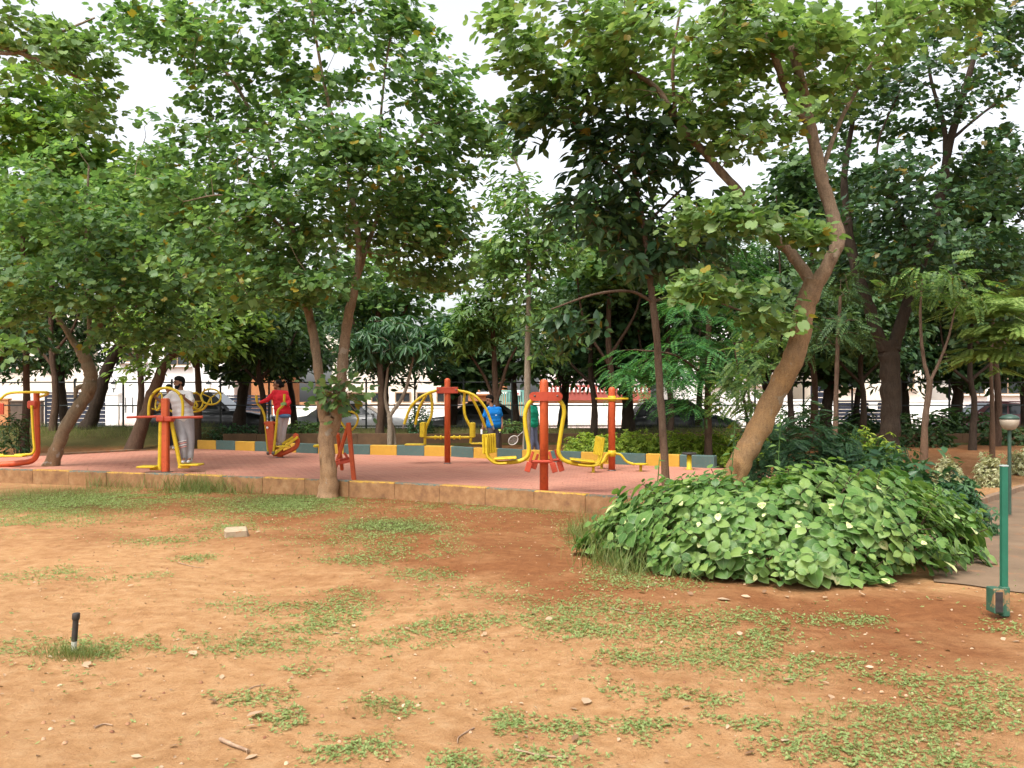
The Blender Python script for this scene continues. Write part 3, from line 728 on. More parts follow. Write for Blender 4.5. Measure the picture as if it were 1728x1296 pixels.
def person(label, J, face, top, legs, hair_style, feet, beard=False, sleeve=1.0, collar=False, top_parts=None, shoe_c=(0.5, 0.5, 0.5), fat=1.0, loose=1.0, curl=(1.2, 1.2)):
    """J: joints in metres; image-left = 'l', image-right = 'r'"""
    base = np.array([J['pel'][0], J['pel'][1], feet]); t = thing('person', base, label, 'person')
    f = unit(np.array([face[0], face[1], 0])); sd_ = np.cross(f, UP); A = np.stack([sd_, f, UP], 1)
    hc = J['head']
    m = MB()
    m.ell(hc + UP * 0.025, (0.074, 0.093, 0.098), A); m.ell(hc - UP * 0.055 + f * 0.022, (0.054, 0.066, 0.062), A)
    m.ell(hc - UP * 0.09 + f * 0.062, (0.026, 0.024, 0.022), A)
    m.cap(hc + f * 0.088 + UP * 0.012, hc + f * 0.108 - UP * 0.022, 0.010, 0.015, 8)
    m.cap(hc + f * 0.080 + UP * 0.028 - sd_ * 0.035, hc + f * 0.080 + UP * 0.028 + sd_ * 0.035, 0.013, 0.013, 8)
    m.cap(hc + f * 0.082 - UP * 0.055 - sd_ * 0.018, hc + f * 0.082 - UP * 0.055 + sd_ * 0.018, 0.009, 0.009, 8)
    for s in (-1, 1): m.ell(hc + sd_ * 0.076 * s - UP * 0.005 - f * 0.008, (0.011, 0.022, 0.033), A, 8, 6)
    nk = J['neck']; m.cap(hc - UP * 0.06 - f * 0.015, nk, 0.054, 0.060)
    sl, sr, pel = J['sl'], J['sr'], J['pel']
    ch = (sl + sr) / 2; mid = (sl + sr) / 2 * 0.5 + pel * 0.5; ax = unit(sr - sl)
    def torso(mb, g):
        mb.cap(sl, sr, 0.060 + g, 0.060 + g); c1 = ch * 0.72 + pel * 0.28
        mb.cap(c1 - ax * 0.075 * fat, c1 + ax * 0.075 * fat, 0.105 * fat + g, 0.105 * fat + g)
        mb.cap(ch * 0.9 + pel * 0.1 - ax * 0.09, ch * 0.9 + pel * 0.1 + ax * 0.09, 0.085 + g, 0.085 + g)
        mb.cap(mid - ax * 0.055 * fat + f * 0.02 * (fat - 1) * 4, mid + ax * 0.055 * fat + f * 0.02 * (fat - 1) * 4, 0.10 * fat + g, 0.10 * fat + g)
        mb.cap(pel + UP * 0.02 - ax * 0.07 * fat, pel + UP * 0.02 + ax * 0.07 * fat, 0.105 * fat + g, 0.105 * fat + g)
        mb.cap(c1, pel, 0.10 * fat + g, 0.10 * fat + g); lw_ = mid * 0.5 + pel * 0.5; mb.cap(lw_ - ax * 0.066 * fat, lw_ + ax * 0.066 * fat, 0.103 * fat + g, 0.103 * fat + g); mb.cap(nk + UP * -0.01, ch * 0.85 + pel * 0.15, 0.055 + g * 0.4, 0.09 + g)
    torso(m, 0)
    for q in 'lr':
        s0, e, w, h = J['s' + q], J['e' + q], J['w' + q], J['h' + q]
        m.cap(s0, e, 0.050, 0.040); m.cap(e, w, 0.040, 0.027)
        hand(m, w, h - w, J.get('hs' + q, ax), curl[0 if q == 'l' else 1], J.get('th' + q, 1))
        hp = pel + ax * (0.085 if q == 'r' else -0.085) - UP * 0.03
        m.cap(hp, J['k' + q], 0.082, 0.056); m.cap(J['k' + q], J['a' + q], 0.054, 0.037); m.cap(J['a' + q], J['t' + q], 0.038, 0.030)
    fused(m, 'body', SKIN, t, 0.0125, 2)
    # eyes, brows
    for s in (-1, 1):
        part(t, 'eye', HAIR, lambda mm: mm.ell(hc + f * 0.088 + sd_ * 0.032 * s + UP * 0.008, (0.013, 0.007, 0.006), A, 8, 6))
        part(t, 'eyebrow', HAIR, lambda mm: mm.cap(hc + f * 0.094 + sd_ * 0.018 * s + UP * 0.028, hc + f * 0.088 + sd_ * 0.048 * s + UP * 0.027, 0.006, 0.004, 6))
    # hair
    mh = MB()
    mh.ell(hc + UP * 0.045 - f * 0.022, (0.084, 0.098, 0.090), A); mh.ell(hc - UP * 0.01 - f * 0.05, (0.078, 0.062, 0.085), A)
    if hair_style == 'bun': mh.ell(hc - f * 0.125 - UP * 0.015, (0.045, 0.045, 0.05), A); mh.ell(hc - f * 0.06 + UP * 0.0, (0.08, 0.06, 0.09), A)
    if hair_style == 'thick': mh.ell(hc + UP * 0.075 + f * 0.005, (0.080, 0.098, 0.065), A)
    fused(mh, 'hair', HAIR, t, 0.009, 2)
    if beard:
        mbd = MB(); mbd.ell(hc - UP * 0.082 + f * 0.040, (0.056, 0.056, 0.050), A); 
        for s in (-1, 1): mbd.cap(hc + sd_ * 0.068 * s - UP * 0.02 + f * 0.01, hc + sd_ * 0.045 * s - UP * 0.085 + f * 0.04, 0.012, 0.022)
        mbd.cap(hc + f * 0.098 - UP * 0.037 - sd_ * 0.024, hc + f * 0.098 - UP * 0.037 + sd_ * 0.024, 0.008, 0.008)
        fused(mbd, 'beard', HAIR, t, 0.009, 2)
    # clothes
    ms = MB(); torso(ms, 0.016 * loose)
    ms.cap(pel - ax * 0.072 * fat, pel + ax * 0.072 * fat, 0.106 * fat + 0.014, 0.106 * fat + 0.014); ms.cap(mid - ax * 0.075 * fat, mid + ax * 0.075 * fat, 0.102 * fat + 0.012, 0.102 * fat + 0.012)
    for q in 'lr':
        s0, e, w = J['s' + q], J['e' + q], J['w' + q]
        if sleeve <= 1: ms.cap(s0, s0 + (e - s0) * sleeve, 0.064, 0.062 * loose)
        else: ms.cap(s0, e, 0.064, 0.056); ms.cap(e, e + (w - e) * 0.93, 0.056, 0.040)
    sh = fused(ms, 'shirt', top, t, 0.015, 3)
    if collar:
        cl = MB(); cl.tube([nk + UP * 0.012 + (math.cos(a) * ax * 0.070 + math.sin(a) * f * 0.066) - UP * 0.02 * math.sin(a) for a in np.linspace(0, 2 * math.pi, 16, endpoint=False)], 0.015, 8, True)
        cl.build('collar', collar, t)
    mt = MB()
    mt.cap(pel + UP * 0.03 - ax * 0.07 * fat, pel + UP * 0.03 + ax * 0.07 * fat, 0.108 * fat + 0.006, 0.108 * fat + 0.006)
    for q in 'lr':
        hp = pel + ax * (0.085 if q == 'r' else -0.085) - UP * 0.03
        mt.cap(hp, J['k' + q], 0.100 * loose, 0.072 * loose); mt.cap(J['k' + q], J['k' + q] + (J['a' + q] - J['k' + q]) * 0.93, 0.072 * loose, 0.055 * loose)
    tr = fused(mt, 'trousers', legs, t, 0.015, 3)
    smat = mottled('shoe', tuple(x * 0.8 for x in shoe_c), shoe_c, 20, 0.6)
    for q in 'lr':
        fd = unit(J['t' + q] - J['a' + q] + UP * 0.02); fd[2] = min(fd[2], 0.0); an = J['a' + q]
        fh = unit(np.array([fd[0], fd[1], 0.0])); toe = np.array([J['t' + q][0], J['t' + q][1], an[2] - 0.045]); heel = an - fh * 0.05; heel[2] = an[2] - 0.035
        mm = MB(); mm.cap(heel, toe, 0.043, 0.037); mm.cap(an - UP * 0.01, toe - fh * 0.06, 0.047, 0.038)
        fused(mm, 'shoe', smat, t, 0.010, 2)
    return t, sh, tr

def JJ(d, **k): return {n: W(v[0], v[1], d + (v[2] if len(v) > 2 else 0)) for n, v in k.items()}
# man in white on the pendulum swing
J = JJ(17.52, head=(302.5, 646), neck=(304.5, 659), sl=(290.5, 665.5, -.03), sr=(319, 665, .03), pel=(309.5, 705), el=(275, 679, -.12), wl=(263, 671.5, -.20), hl=(257.5, 664, -.24),
       er=(324, 682, -.06), wr=(311, 672, -.18), hr=(304, 665, -.23), kl=(309, 741, -.12), kr=(321, 741, .0), al=(311, 774.3, -.10), ar=(321, 774.0, -.04), tl=(309, 778, -.28), tr=(318, 778, -.22))
t, sh, tr = person('man in white t-shirt and grey track trousers standing on the pendulum swing', J, (-0.75, -0.65), cloth('white_cotton', (0.52, 0.50, 0.50), (0.60, 0.575, 0.575)),
       cloth('grey_jersey', (0.26, 0.25, 0.26), (0.33, 0.32, 0.33)), 'thick', W(310, 784, 17.4)[2], beard=True, sleeve=0.66, shoe_c=(0.5, 0.5, 0.52), loose=1.2, fat=1.06)
PINK = mottled('pink_stripe', (0.7, 0.28, 0.25), (0.75, 0.34, 0.3), 9, 0.8)
WST = mottled('white_stripe', (0.7, 0.7, 0.7), (0.75, 0.75, 0.75), 9, 0.8)
for k in range(4):     # stripes round the shin of the near leg
    c = J['kl'] + (J['al'] - J['kl']) * (0.10 + 0.10 * k)
    rad = 0.089 - 0.0022 * k
    part(tr, 'stripe', WST if k % 2 == 0 else PINK, lambda m: m.tube([c + np.array([rad * math.cos(a), rad * math.sin(a), 0.02 * math.cos(a)]) for a in np.linspace(math.radians(195), math.radians(330), 10)], 0.0075, 6))
# woman in red
J = JJ(21.75, head=(468.3, 649.5), neck=(471, 659.5), sl=(463.5, 663, -.10), sr=(482, 664, .10), pel=(477, 696), el=(451, 675, -.14), wl=(439.5, 679, -.05), hl=(434, 680.5, -.02),
       er=(488, 679, .06), wr=(483, 684, -.18), hr=(478, 680.5, -.27), kl=(470.5, 718, -.10), kr=(479, 720, .03), al=(471.5, 747, -.02), ar=(476.5, 747.5, .03), tl=(464, 751.5, -.1), tr=(470, 752.5, -.1))
t, sh, tr = person('woman in red sweater and pale trousers exercising on the elliptical walker', J, (-0.93, -0.36), cloth('red_fleece', (0.52, 0.020, 0.030), (0.62, 0.030, 0.044)),
       cloth('pale_cotton', (0.40, 0.36, 0.375), (0.47, 0.43, 0.445)), 'bun', W(475, 755, 21.75)[2], sleeve=2, shoe_c=(0.35, 0.26, 0.24), fat=1.14, loose=1.12)
c = J['pel']
fz = MB(); fz.tube([c + UP * (-0.085) + np.array([0.145 * math.cos(a), 0.13 * math.sin(a), 0.0]) for a in np.linspace(0, 2 * math.pi, 20, endpoint=False)], 0.05, 8, True)
fz.build('shirt_tail', cloth('blue_print', (0.05, 0.13, 0.30), (0.14, 0.26, 0.42), 30), t)
# man in blue polo
J = JJ(22.6, head=(826, 675), neck=(829.5, 686.5), sl=(821.5, 692, -.07), sr=(842, 691, .08), pel=(833.5, 716.5), el=(815.5, 708, -.05), wl=(815, 719.5, -.12), hl=(814, 725.5, -.15),
       er=(846.5, 706, .08), wr=(847.5, 717.5, .0), hr=(847.5, 724, -.02), kl=(829, 746, -.06), kr=(839, 746, .06), al=(829, 769.5, .0), ar=(840, 769.5, .10), tl=(825, 773, -.13), tr=(837, 773, -.05))
t, sh, tr = person('man in bright blue polo shirt and dark trousers behind the back kerb', J, (-0.85, -0.5), cloth('blue_polo', (0.006, 0.115, 0.36), (0.010, 0.15, 0.45)),
       cloth('dark_grey_cotton', (0.055, 0.045, 0.045), (0.085, 0.07, 0.07)), 'thick', float(gz((833.5 - 864) * 22.6 / FPX, 22.6)), sleeve=0.62, collar=cloth('blue_collar', (0.15, 0.35, 0.7), (0.2, 0.42, 0.78)), shoe_c=(0.05, 0.05, 0.05), fat=1.14, loose=1.06)
logo = MB(); logo.box(W(837, 700.5, 22.6 - 0.165), (0.05, 0.004, 0.012)); logo.build('chest_logo', WST, t)
hp = J['hr']; sc_ = thing('shuttlecock', hp + np.array([-0.06, -0.05, -0.09]), 'yellow shuttlecock in the right hand of the man in blue', 'shuttlecock')
SHY = mottled('lime_feather', (0.62, 0.70, 0.10), (0.7, 0.78, 0.16), 20, 0.6)
part(sc_, 'skirt', SHY, lambda m: m.lathe(wloc(sc_) + UP * 0.02, [(0.018, 0), (0.036, 0.06)], 12)); part(sc_, 'cork', WHITEP, lambda m: m.ell(wloc(sc_) + UP * 0.01, (0.016, 0.016, 0.018), n=10, m=6))
hp = J['hl']; ph = MB(); ph.box(hp + np.array([-0.02, -0.02, -0.05]), (0.05, 0.03, 0.12), bevel=0.008)
tag(ph.build('cup', WHITEP, None, hp), 'small white tube held in the left hand of the man in blue', 'tube')
# man in green walking away
J = JJ(23.2, head=(896, 673.5), neck=(896, 684), sl=(890, 689, -.12), sr=(903, 689, .12), pel=(897, 715.5), el=(891, 706, -.17), wl=(890.5, 716.5, -.28), hl=(888.5, 721.5, -.33),
       er=(907, 706, .15), wr=(909, 718, .1), hr=(910, 724, .08), kl=(898, 745, -.08), kr=(903, 744, .08), al=(894, 768, -.06), ar=(910, 765, .1), tl=(889, 771, -.12), tr=(904, 771, .05))
person('man in green t-shirt and blue grey trousers striding behind the leg press', J, (-0.9, 0.42), cloth('green_tee', (0.012, 0.27, 0.16), (0.02, 0.35, 0.21)),
       cloth('blue_grey_jersey', (0.13, 0.14, 0.21), (0.18, 0.19, 0.27)), 'thick', float(gz((897 - 864) * 23.2 / FPX, 23.2)), sleeve=0.7, fat=1.12, shoe_c=(0.4, 0.4, 0.42))
# racket in his hand
a = J['hl'] + np.array([0.0, -0.02, -0.02]); e = W(866, 743, 22.85); ax_ = unit(e - a); w_ = unit(np.cross(ax_, np.array([0, 1.0, 0.35])))
rk = thing('badminton_racket', a, 'white framed badminton racket held low by the man in green', 'racket')
RKW = mottled('racket_white', (0.66, 0.6, 0.56), (0.75, 0.7, 0.66), 8, 0.4)
ring = [e + 0.135 * math.cos(q) * ax_ + 0.105 * math.sin(q) * w_ for q in np.linspace(0, 2 * math.pi, 28, endpoint=False)]
part(rk, 'frame', RKW, lambda m: m.tube(ring, 0.011, 8, True))
part(rk, 'shaft', RKW, lambda m: m.tube([a, e - ax_ * 0.135], 0.006, 8))
part(rk, 'grip', GRIP, lambda m: m.tube([a - ax_ * 0.06, a + ax_ * 0.12], 0.015, 8))
def strings(m):
    for q in np.linspace(-0.11, 0.11, 9): h = 0.105 * math.sqrt(max(0, 1 - (q / 0.135) ** 2)); m.tube([e + q * ax_ - h * w_, e + q * ax_ + h * w_], 0.0012, 4)
    for q in np.linspace(-0.085, 0.085, 8): h = 0.135 * math.sqrt(max(0, 1 - (q / 0.105) ** 2)); m.tube([e + q * w_ - h * ax_, e + q * w_ + h * ax_], 0.0012, 4)
part(rk, 'strings', RKW, strings)
# person in black behind the wheels
J = JJ(22.6, head=(285, 657), neck=(286, 669), sl=(276, 674, -.05), sr=(297, 674, .05), pel=(288, 705), el=(272, 690, -.1), wl=(268, 684, -.3), hl=(267, 680, -.38),
       er=(302, 690, -.05), wr=(304, 686, -.3), hr=(305, 682, -.38), kl=(285, 729, -.05), kr=(292, 729, .05), al=(285, 752.5, .0), ar=(293, 752.5, .05), tl=(283, 756, -.16), tr=(293, 756, -.14))
person('person in black mostly hidden by the orange post and the man in white', J, (0.3, -0.95), cloth('black_tee', (0.012, 0.012, 0.014), (0.02, 0.02, 0.024)),
       cloth('black_track', (0.02, 0.02, 0.022), (0.035, 0.035, 0.04)), 'thick', COURT_Z, sleeve=0.7, shoe_c=(0.45, 0.45, 0.45))
# turn the fused shapes into plain meshes
bpy.context.view_layer.update(); dg = bpy.context.evaluated_depsgraph_get()
newm = [(o, bpy.data.meshes.new_from_object(o.evaluated_get(dg))) for o in REMESH]
for o, nm in newm:
    o.modifiers.clear(); old = o.data; nm.name = o.name; o.data = nm
    nm.polygons.foreach_set('use_smooth', [True] * len(nm.polygons))
    bpy.data.meshes.remove(old)

# ------------------------------------------------------------------ fence
FEN = mottled('fence_black', (0.012, 0.016, 0.016), (0.03, 0.036, 0.034), 10, 0.6, 0.2, bstr=0.1)
FD = 28.6
fx0, fx1 = -22.0, 24.0
root = thing('park_fence', (fx0, FD, float(gz(0, FD))), 'long black iron park fence with three rails along the street', 'fence')
sp = 82.0 * FD / FPX; off = (208 - 864) * FD / FPX
k0 = math.ceil((fx0 - off) / sp)
px_ = [off + sp * k for k in range(k0, int((fx1 - off) / sp) + 1)]
pm = MB(); pm.box((0, 0, 0.72), (0.055, 0.055, 1.75), bevel=0.008); pme = pm.mesh('post', FEN)
for x in px_: obj_from(pme, 'post', (x - fx0, 0, 0), root)
for zt in (2.17, 1.43, 0.76):
    for i in range(len(px_) - 1):
        mb = MB(); mb.box(((px_[i] + px_[i+1]) / 2, FD, zt + random.uniform(-.008, .008)), (sp - 0.057, 0.03, 0.04), bevel=0.005); mb.build('rail', FEN, root)
# thin stays between bottom rail and ground
sm_ = MB(); sm_.box((0, 0, 0), (0.016, 0.016, 0.22)); sme = sm_.mesh('stay', FEN)
for i in range(len(px_) - 1):
    for q in (0.33, 0.67): obj_from(sme, 'stay', (px_[i] + sp * q - fx0, 0, 0.66 - float(gz(0, FD)) - 0.03), root)

# ------------------------------------------------------------------ cars
GLASS = None
m, nt, b, out = new_mat('car_glass'); b.inputs['Base Color'].default_value = (0.02, 0.025, 0.028, 1); b.inputs['Roughness'].default_value = 0.08; b.inputs['Specular IOR Level'].default_value = 0.6
nt.links.new(mix(nt, noise(nt, geo_pos(nt), 3).outputs[0], (0.015, 0.02, 0.022), (0.04, 0.045, 0.048)), b.inputs['Base Color']); GLASS = m
TYRE = mottled('tyre_rubber', (0.012, 0.012, 0.012), (0.025, 0.024, 0.022), 20, 0.85)
RIM = mottled('alloy_rim', (0.30, 0.30, 0.31), (0.40, 0.40, 0.41), 12, 0.4, 0.6)
LAMPG = mottled('lamp_lens', (0.55, 0.56, 0.57), (0.7, 0.7, 0.7), 10, 0.15)
TAIL = mottled('tail_lens', (0.35, 0.01, 0.01), (0.45, 0.02, 0.02), 10, 0.2)
PLATE = mottled('number_plate', (0.65, 0.65, 0.62), (0.7, 0.7, 0.68), 10, 0.5)
BLACKP = mottled('black_trim', (0.01, 0.01, 0.011), (0.02, 0.02, 0.021), 10, 0.5)
def car_paint(name, c):
    m, nt, b, out = new_mat(name)
    nt.links.new(mix(nt, noise(nt, geo_pos(nt), 2.5, 5).outputs[0], tuple(x * 0.85 for x in c), tuple(min(1, x * 1.1) for x in c)), b.inputs['Base Color'])
    b.inputs['Roughness'].default_value = 0.35; b.inputs['Coat Weight'].default_value = 0.5; b.inputs['Coat Roughness'].default_value = 0.1
    return m
SEDAN = dict(L=4.4, low=[(-2.2, .34, .62, .70), (-2.12, .26, .86, .82), (-1.5, .24, .95, .86), (-.9, .24, .96, .87), (0, .24, .95, .87), (.9, .24, .93, .87), (1.5, .24, .86, .86), (2.0, .26, .74, .80), (2.2, .34, .60, .66)],
             roof=[(-1.62, .95), (-.92, 1.40), (.20, 1.45), (1.05, .93)], wh=(-1.35, 1.35))
HATCH = dict(L=3.9, low=[(-1.95, .36, .70, .70), (-1.88, .26, .93, .80), (-1.3, .24, 1.0, .84), (0, .24, 1.0, .85), (.9, .24, .98, .85), (1.35, .24, .90, .84), (1.8, .27, .76, .78), (1.95, .36, .62, .66)],
             roof=[(-1.80, .97), (-1.45, 1.45), (.10, 1.52), (.98, .98)], wh=(-1.2, 1.22))
SUV = dict(L=4.5, low=[(-2.25, .45, .85, .78), (-2.18, .36, 1.1, .86), (-1.4, .34, 1.15, .9), (0, .34, 1.15, .9), (1.1, .34, 1.12, .9), (1.6, .34, 1.06, .9), (2.1, .36, .95, .84), (2.25, .45, .78, .72)],
           roof=[(-2.10, 1.12), (-1.85, 1.72), (.30, 1.78), (1.05, 1.12)], wh=(-1.4, 1.42))
def car(x, y, z, flip, spec, paint, label):
    """stands along X; flip = +1 nose to the right"""
    t = thing('parked_car', (x, y, z), label, 'car', 'cars along the street behind the fence')
    def P(px, py, pz): return np.array([x + flip * px, y + py, z + pz])
    def body(m):
        V, F = [], []
        for (sx, z0, z1, w) in spec['low']:
            V += [P(sx, -w * 0.92, z0), P(sx, -w, z0 + (z1 - z0) * 0.35), P(sx, -w * 0.99, z0 + (z1 - z0) * 0.75), P(sx, -w * 0.90, z1), P(sx, w * 0.90, z1), P(sx, w * 0.99, z0 + (z1 - z0) * 0.75), P(sx, w, z0 + (z1 - z0) * 0.35), P(sx, w * 0.92, z0)]
        n = len(spec['low'])
        for i in range(n - 1):
            for k in range(8): F.append((i * 8 + k, i * 8 + (k + 1) % 8, i * 8 + 8 + (k + 1) % 8, i * 8 + 8 + k))
        F += [tuple(range(8)), tuple((n - 1) * 8 + k for k in reversed(range(8)))]
        m._add(V, F, True)
    bo = part(t, 'body', paint, body)
    r = spec['roof']; wl = spec['low'][len(spec['low']) // 2][3] * 0.92; wt = wl * 0.78
    ws = [wl, wt, wt, wl]
    def green(m):
        V = []
        for (rx, rz), w in zip(r, ws): V += [P(rx, -w, rz - 0.02), P(rx, w, rz - 0.02)]
        m._add(V, [(0, 2, 3, 1), (2, 4, 5, 3), (4, 6, 7, 5), (0, 6, 4, 2), (1, 3, 5, 7)], False)
    part(t, 'cabin', paint, green)
    part(t, 'roof_panel', paint, lambda m: m.box((P(r[1][0], 0, r[1][1] + 0.005) + P(r[2][0], 0, r[2][1] + 0.005)) / 2, (abs(r[2][0] - r[1][0]) + 0.1, wt * 2 + 0.02, 0.05), bevel=0.02))
    def lerp2(a, bq, u): return (a[0] + (bq[0] - a[0]) * u, a[1] + (bq[1] - a[1]) * u)
    for s in (-1, 1):
        # side panes between pillars
        cuts = np.linspace(0.06, 0.94, 3)
        for i in range(2):
            u0, u1 = cuts[i] + 0.012, cuts[i + 1] - 0.012
            b0, b1 = lerp2(r[0], r[3], u0 * 0.9 + 0.06), lerp2(r[0], r[3], u1 * 0.9 + 0.04)
            t0, t1 = lerp2(r[1], r[2], u0 if i else u0 + 0.02), lerp2(r[1], r[2], u1)
            def q(pt, v, s=s): w = wl + (wt - wl) * v + 0.006; return w
            v0, v1 = 0.10, 0.86
            A_ = [(b0[0] + (t0[0] - b0[0]) * v0, b0[1] + (t0[1] - b0[1]) * v0, v0), (b1[0] + (t1[0] - b1[0]) * v0, b1[1] + (t1[1] - b1[1]) * v0, v0), (b1[0] + (t1[0] - b1[0]) * v1, b1[1] + (t1[1] - b1[1]) * v1, v1), (b0[0] + (t0[0] - b0[0]) * v1, b0[1] + (t0[1] - b0[1]) * v1, v1)]
            part(t, 'side_window', GLASS, lambda m: m.sheet([P(a[0], s * (wl + (wt - wl) * a[2] + 0.008), a[1]) for a in A_]))
        part(t, 'door_handle', BLACKP, lambda m: [m.box(P(-0.55, s * (wl * 1.075), 0.82 * spec['roof'][0][1] + 0.02), (0.16, 0.03, 0.03), bevel=0.008), m.box(P(0.45, s * (wl * 1.075), 0.82 * spec['roof'][0][1] + 0.02), (0.16, 0.03, 0.03), bevel=0.008)])
        part(t, 'wing_mirror', paint, lambda m: m.ell(P(r[3][0] - 0.28, s * (wl + 0.12), r[3][1] + 0.08), (0.07, 0.11, 0.07), n=10, m=6))
        part(t, 'headlight', LAMPG, lambda m: m.ell(P(spec['low'][-2][0] + 0.06, s * spec['low'][-2][3] * 0.74, spec['low'][-2][2] - 0.10), (0.16, 0.16, 0.075), n=10, m=6))
        part(t, 'tail_light', TAIL, lambda m: m.ell(P(spec['low'][1][0] - 0.0, s * spec['low'][1][3] * 0.80, spec['low'][1][2] - 0.13), (0.07, 0.14, 0.09), n=10, m=6))
        part(t, 'sill_trim', BLACKP, lambda m: m.box(P(0, s * wl * 1.02, spec['low'][3][1] + 0.02), (spec['L'] * 0.5, 0.05, 0.09), bevel=0.01))
        for wx in spec['wh']:
            c = P(wx, s * (spec['low'][3][3] - 0.10), 0.31); axm = np.array([[1, 0, 0], [0, 0, 1], [0, -1, 0]], float).T
            wh = part(t, 'wheel', TYRE, lambda m: m.lathe(c, [(0.20, -0.10), (0.29, -0.105), (0.315, -0.08), (0.315, 0.08), (0.29, 0.105), (0.20, 0.10)], 20, axm))
            part(wh, 'rim', RIM, lambda m: m.lathe(c, [(0.205, -0.108), (0.19, -0.112), (0.06, -0.09), (0.06, 0.09), (0.19, 0.112), (0.205, 0.108)], 12, axm))
            part(wh, 'wheel_arch', BLACKP, lambda m: m.lathe(c, [(0.36, -0.12), (0.375, -0.116), (0.375, 0.0), (0.36, 0.0)], 20, axm))
    for a_, b_, nm in ((r[2], r[3], 'windscreen'), (r[1], r[0], 'rear_window')):
        pts = []
        for v, s in ((0.10, -1), (0.10, 1), (0.90, 1), (0.90, -1)):
            qx, qz = b_[0] + (a_[0] - b_[0]) * v, b_[1] + (a_[1] - b_[1]) * v; w = (wl + (wt - wl) * v) * 0.92
            nx = 0.012 if nm == 'windscreen' else -0.012
            pts.append(P(qx + nx, s * w, qz - 0.02 + 0.014))
        part(t, nm, GLASS, lambda m: m.sheet(pts))
    part(t, 'bumper', paint, lambda m: [m.box(P(spec['low'][-1][0], 0, 0.45), (0.16, 1.3, 0.22), bevel=0.05), m.box(P(spec['low'][0][0], 0, 0.48), (0.16, 1.35, 0.24), bevel=0.05)])
    part(t, 'number_plate', PLATE, lambda m: m.box(P(spec['low'][-1][0] + 0.09, 0, 0.46), (0.012, 0.5, 0.11)))
    return t
def cx(px, dd): return (px - 864) * dd / FPX
RZ = 0.105
car(cx(352, 32.2), 32.2, RZ, 1, SUV, car_paint('black_car_paint', (0.012, 0.013, 0.015)), 'black car with silver window trim right of the man in white')
car(cx(600, 32.6), 32.6, RZ, 1, SEDAN, car_paint('white_car_paint', (0.50, 0.50, 0.51)), 'white car seen between the woman in red and the forked trunk')
car(cx(802, 32.2), 32.2, RZ, -1, SEDAN, car_paint('grey_car_paint', (0.10, 0.10, 0.105)), 'grey sedan behind the chest press and the man in blue')
car(cx(1150, 32.4), 32.4, RZ, 1, HATCH, car_paint('dark_car_paint', (0.035, 0.04, 0.045)), 'dark hatchback hidden behind the green hedge')
car(cx(1668, 32.6), 32.6, RZ, -1, SEDAN, car_paint('maroon_car_paint', (0.17, 0.02, 0.022)), 'dark red car beyond the fence at the far right')

# ------------------------------------------------------------------ house walls, gates, houses
def wall_paint(name, a, b): return mottled(name, a, b, 0.8, 0.85, bscale=15, bstr=0.15, wear=tuple(x * 0.75 for x in a), wscale=2.2, wthr=0.62)
WHT = wall_paint('white_wall', (0.70, 0.69, 0.66), (0.80, 0.79, 0.77)); CRM = wall_paint('cream_wall', (0.66, 0.60, 0.50), (0.74, 0.69, 0.60))
BRK = mottled('brick_orange', (0.32, 0.13, 0.05), (0.42, 0.19, 0.08), 2, 0.9, bscale=20, bstr=0.3); RDB = mottled('red_band', (0.30, 0.07, 0.055), (0.38, 0.10, 0.08), 1.5, 0.85)
PNK = wall_paint('pink_wall', (0.62, 0.50, 0.46), (0.70, 0.60, 0.56)); GATE = mottled('gate_navy', (0.014, 0.018, 0.032), (0.028, 0.034, 0.055), 3, 0.5, 0.3)
GGR = mottled('gate_green', (0.10, 0.26, 0.22), (0.16, 0.34, 0.29), 3, 0.6); WINF = mottled('window_frame', (0.25, 0.17, 0.10), (0.33, 0.23, 0.15), 6, 0.6)
DKW = mottled('dark_wall', (0.05, 0.03, 0.02), (0.09, 0.06, 0.04), 6, 0.6)  # dark tone for a white wall that lies in the dark
WD = 43.2
def cwall(px0, px1, z1, mat, label, dd=WD, base_mat=None, cap=True, pickets=0):
    x0, x1 = cx(px0, dd), cx(px1, dd)
    t = thing('compound_wall', ((x0 + x1) / 2, dd, 0.2), label, 'wall')
    part(t, 'wall_panel', mat, lambda m: m.box(((x0 + x1) / 2, dd, (z1 + 0.2) / 2), (x1 - x0, 0.25, z1 - 0.2)))
    if cap: part(t, 'coping', mat, lambda m: m.box(((x0 + x1) / 2, dd, z1 + 0.04), (x1 - x0 + 0.06, 0.35, 0.08), bevel=0.015))
    if base_mat: part(t, 'plinth', base_mat, lambda m: m.box(((x0 + x1) / 2, dd - 0.15, 0.42), (x1 - x0, 0.06, 0.45), bevel=0.01))
    if pickets:
        pm = MB(); pm.box((0, 0, 0.0), (0.035, 0.03, 0.75)); pme = pm.mesh('picket', FEN)
        for q in np.linspace(x0 + 0.3, x1 - 0.3, pickets): obj_from(pme, 'picket', (q - (x0 + x1) / 2, -0.18, 1.15), t)
    return t
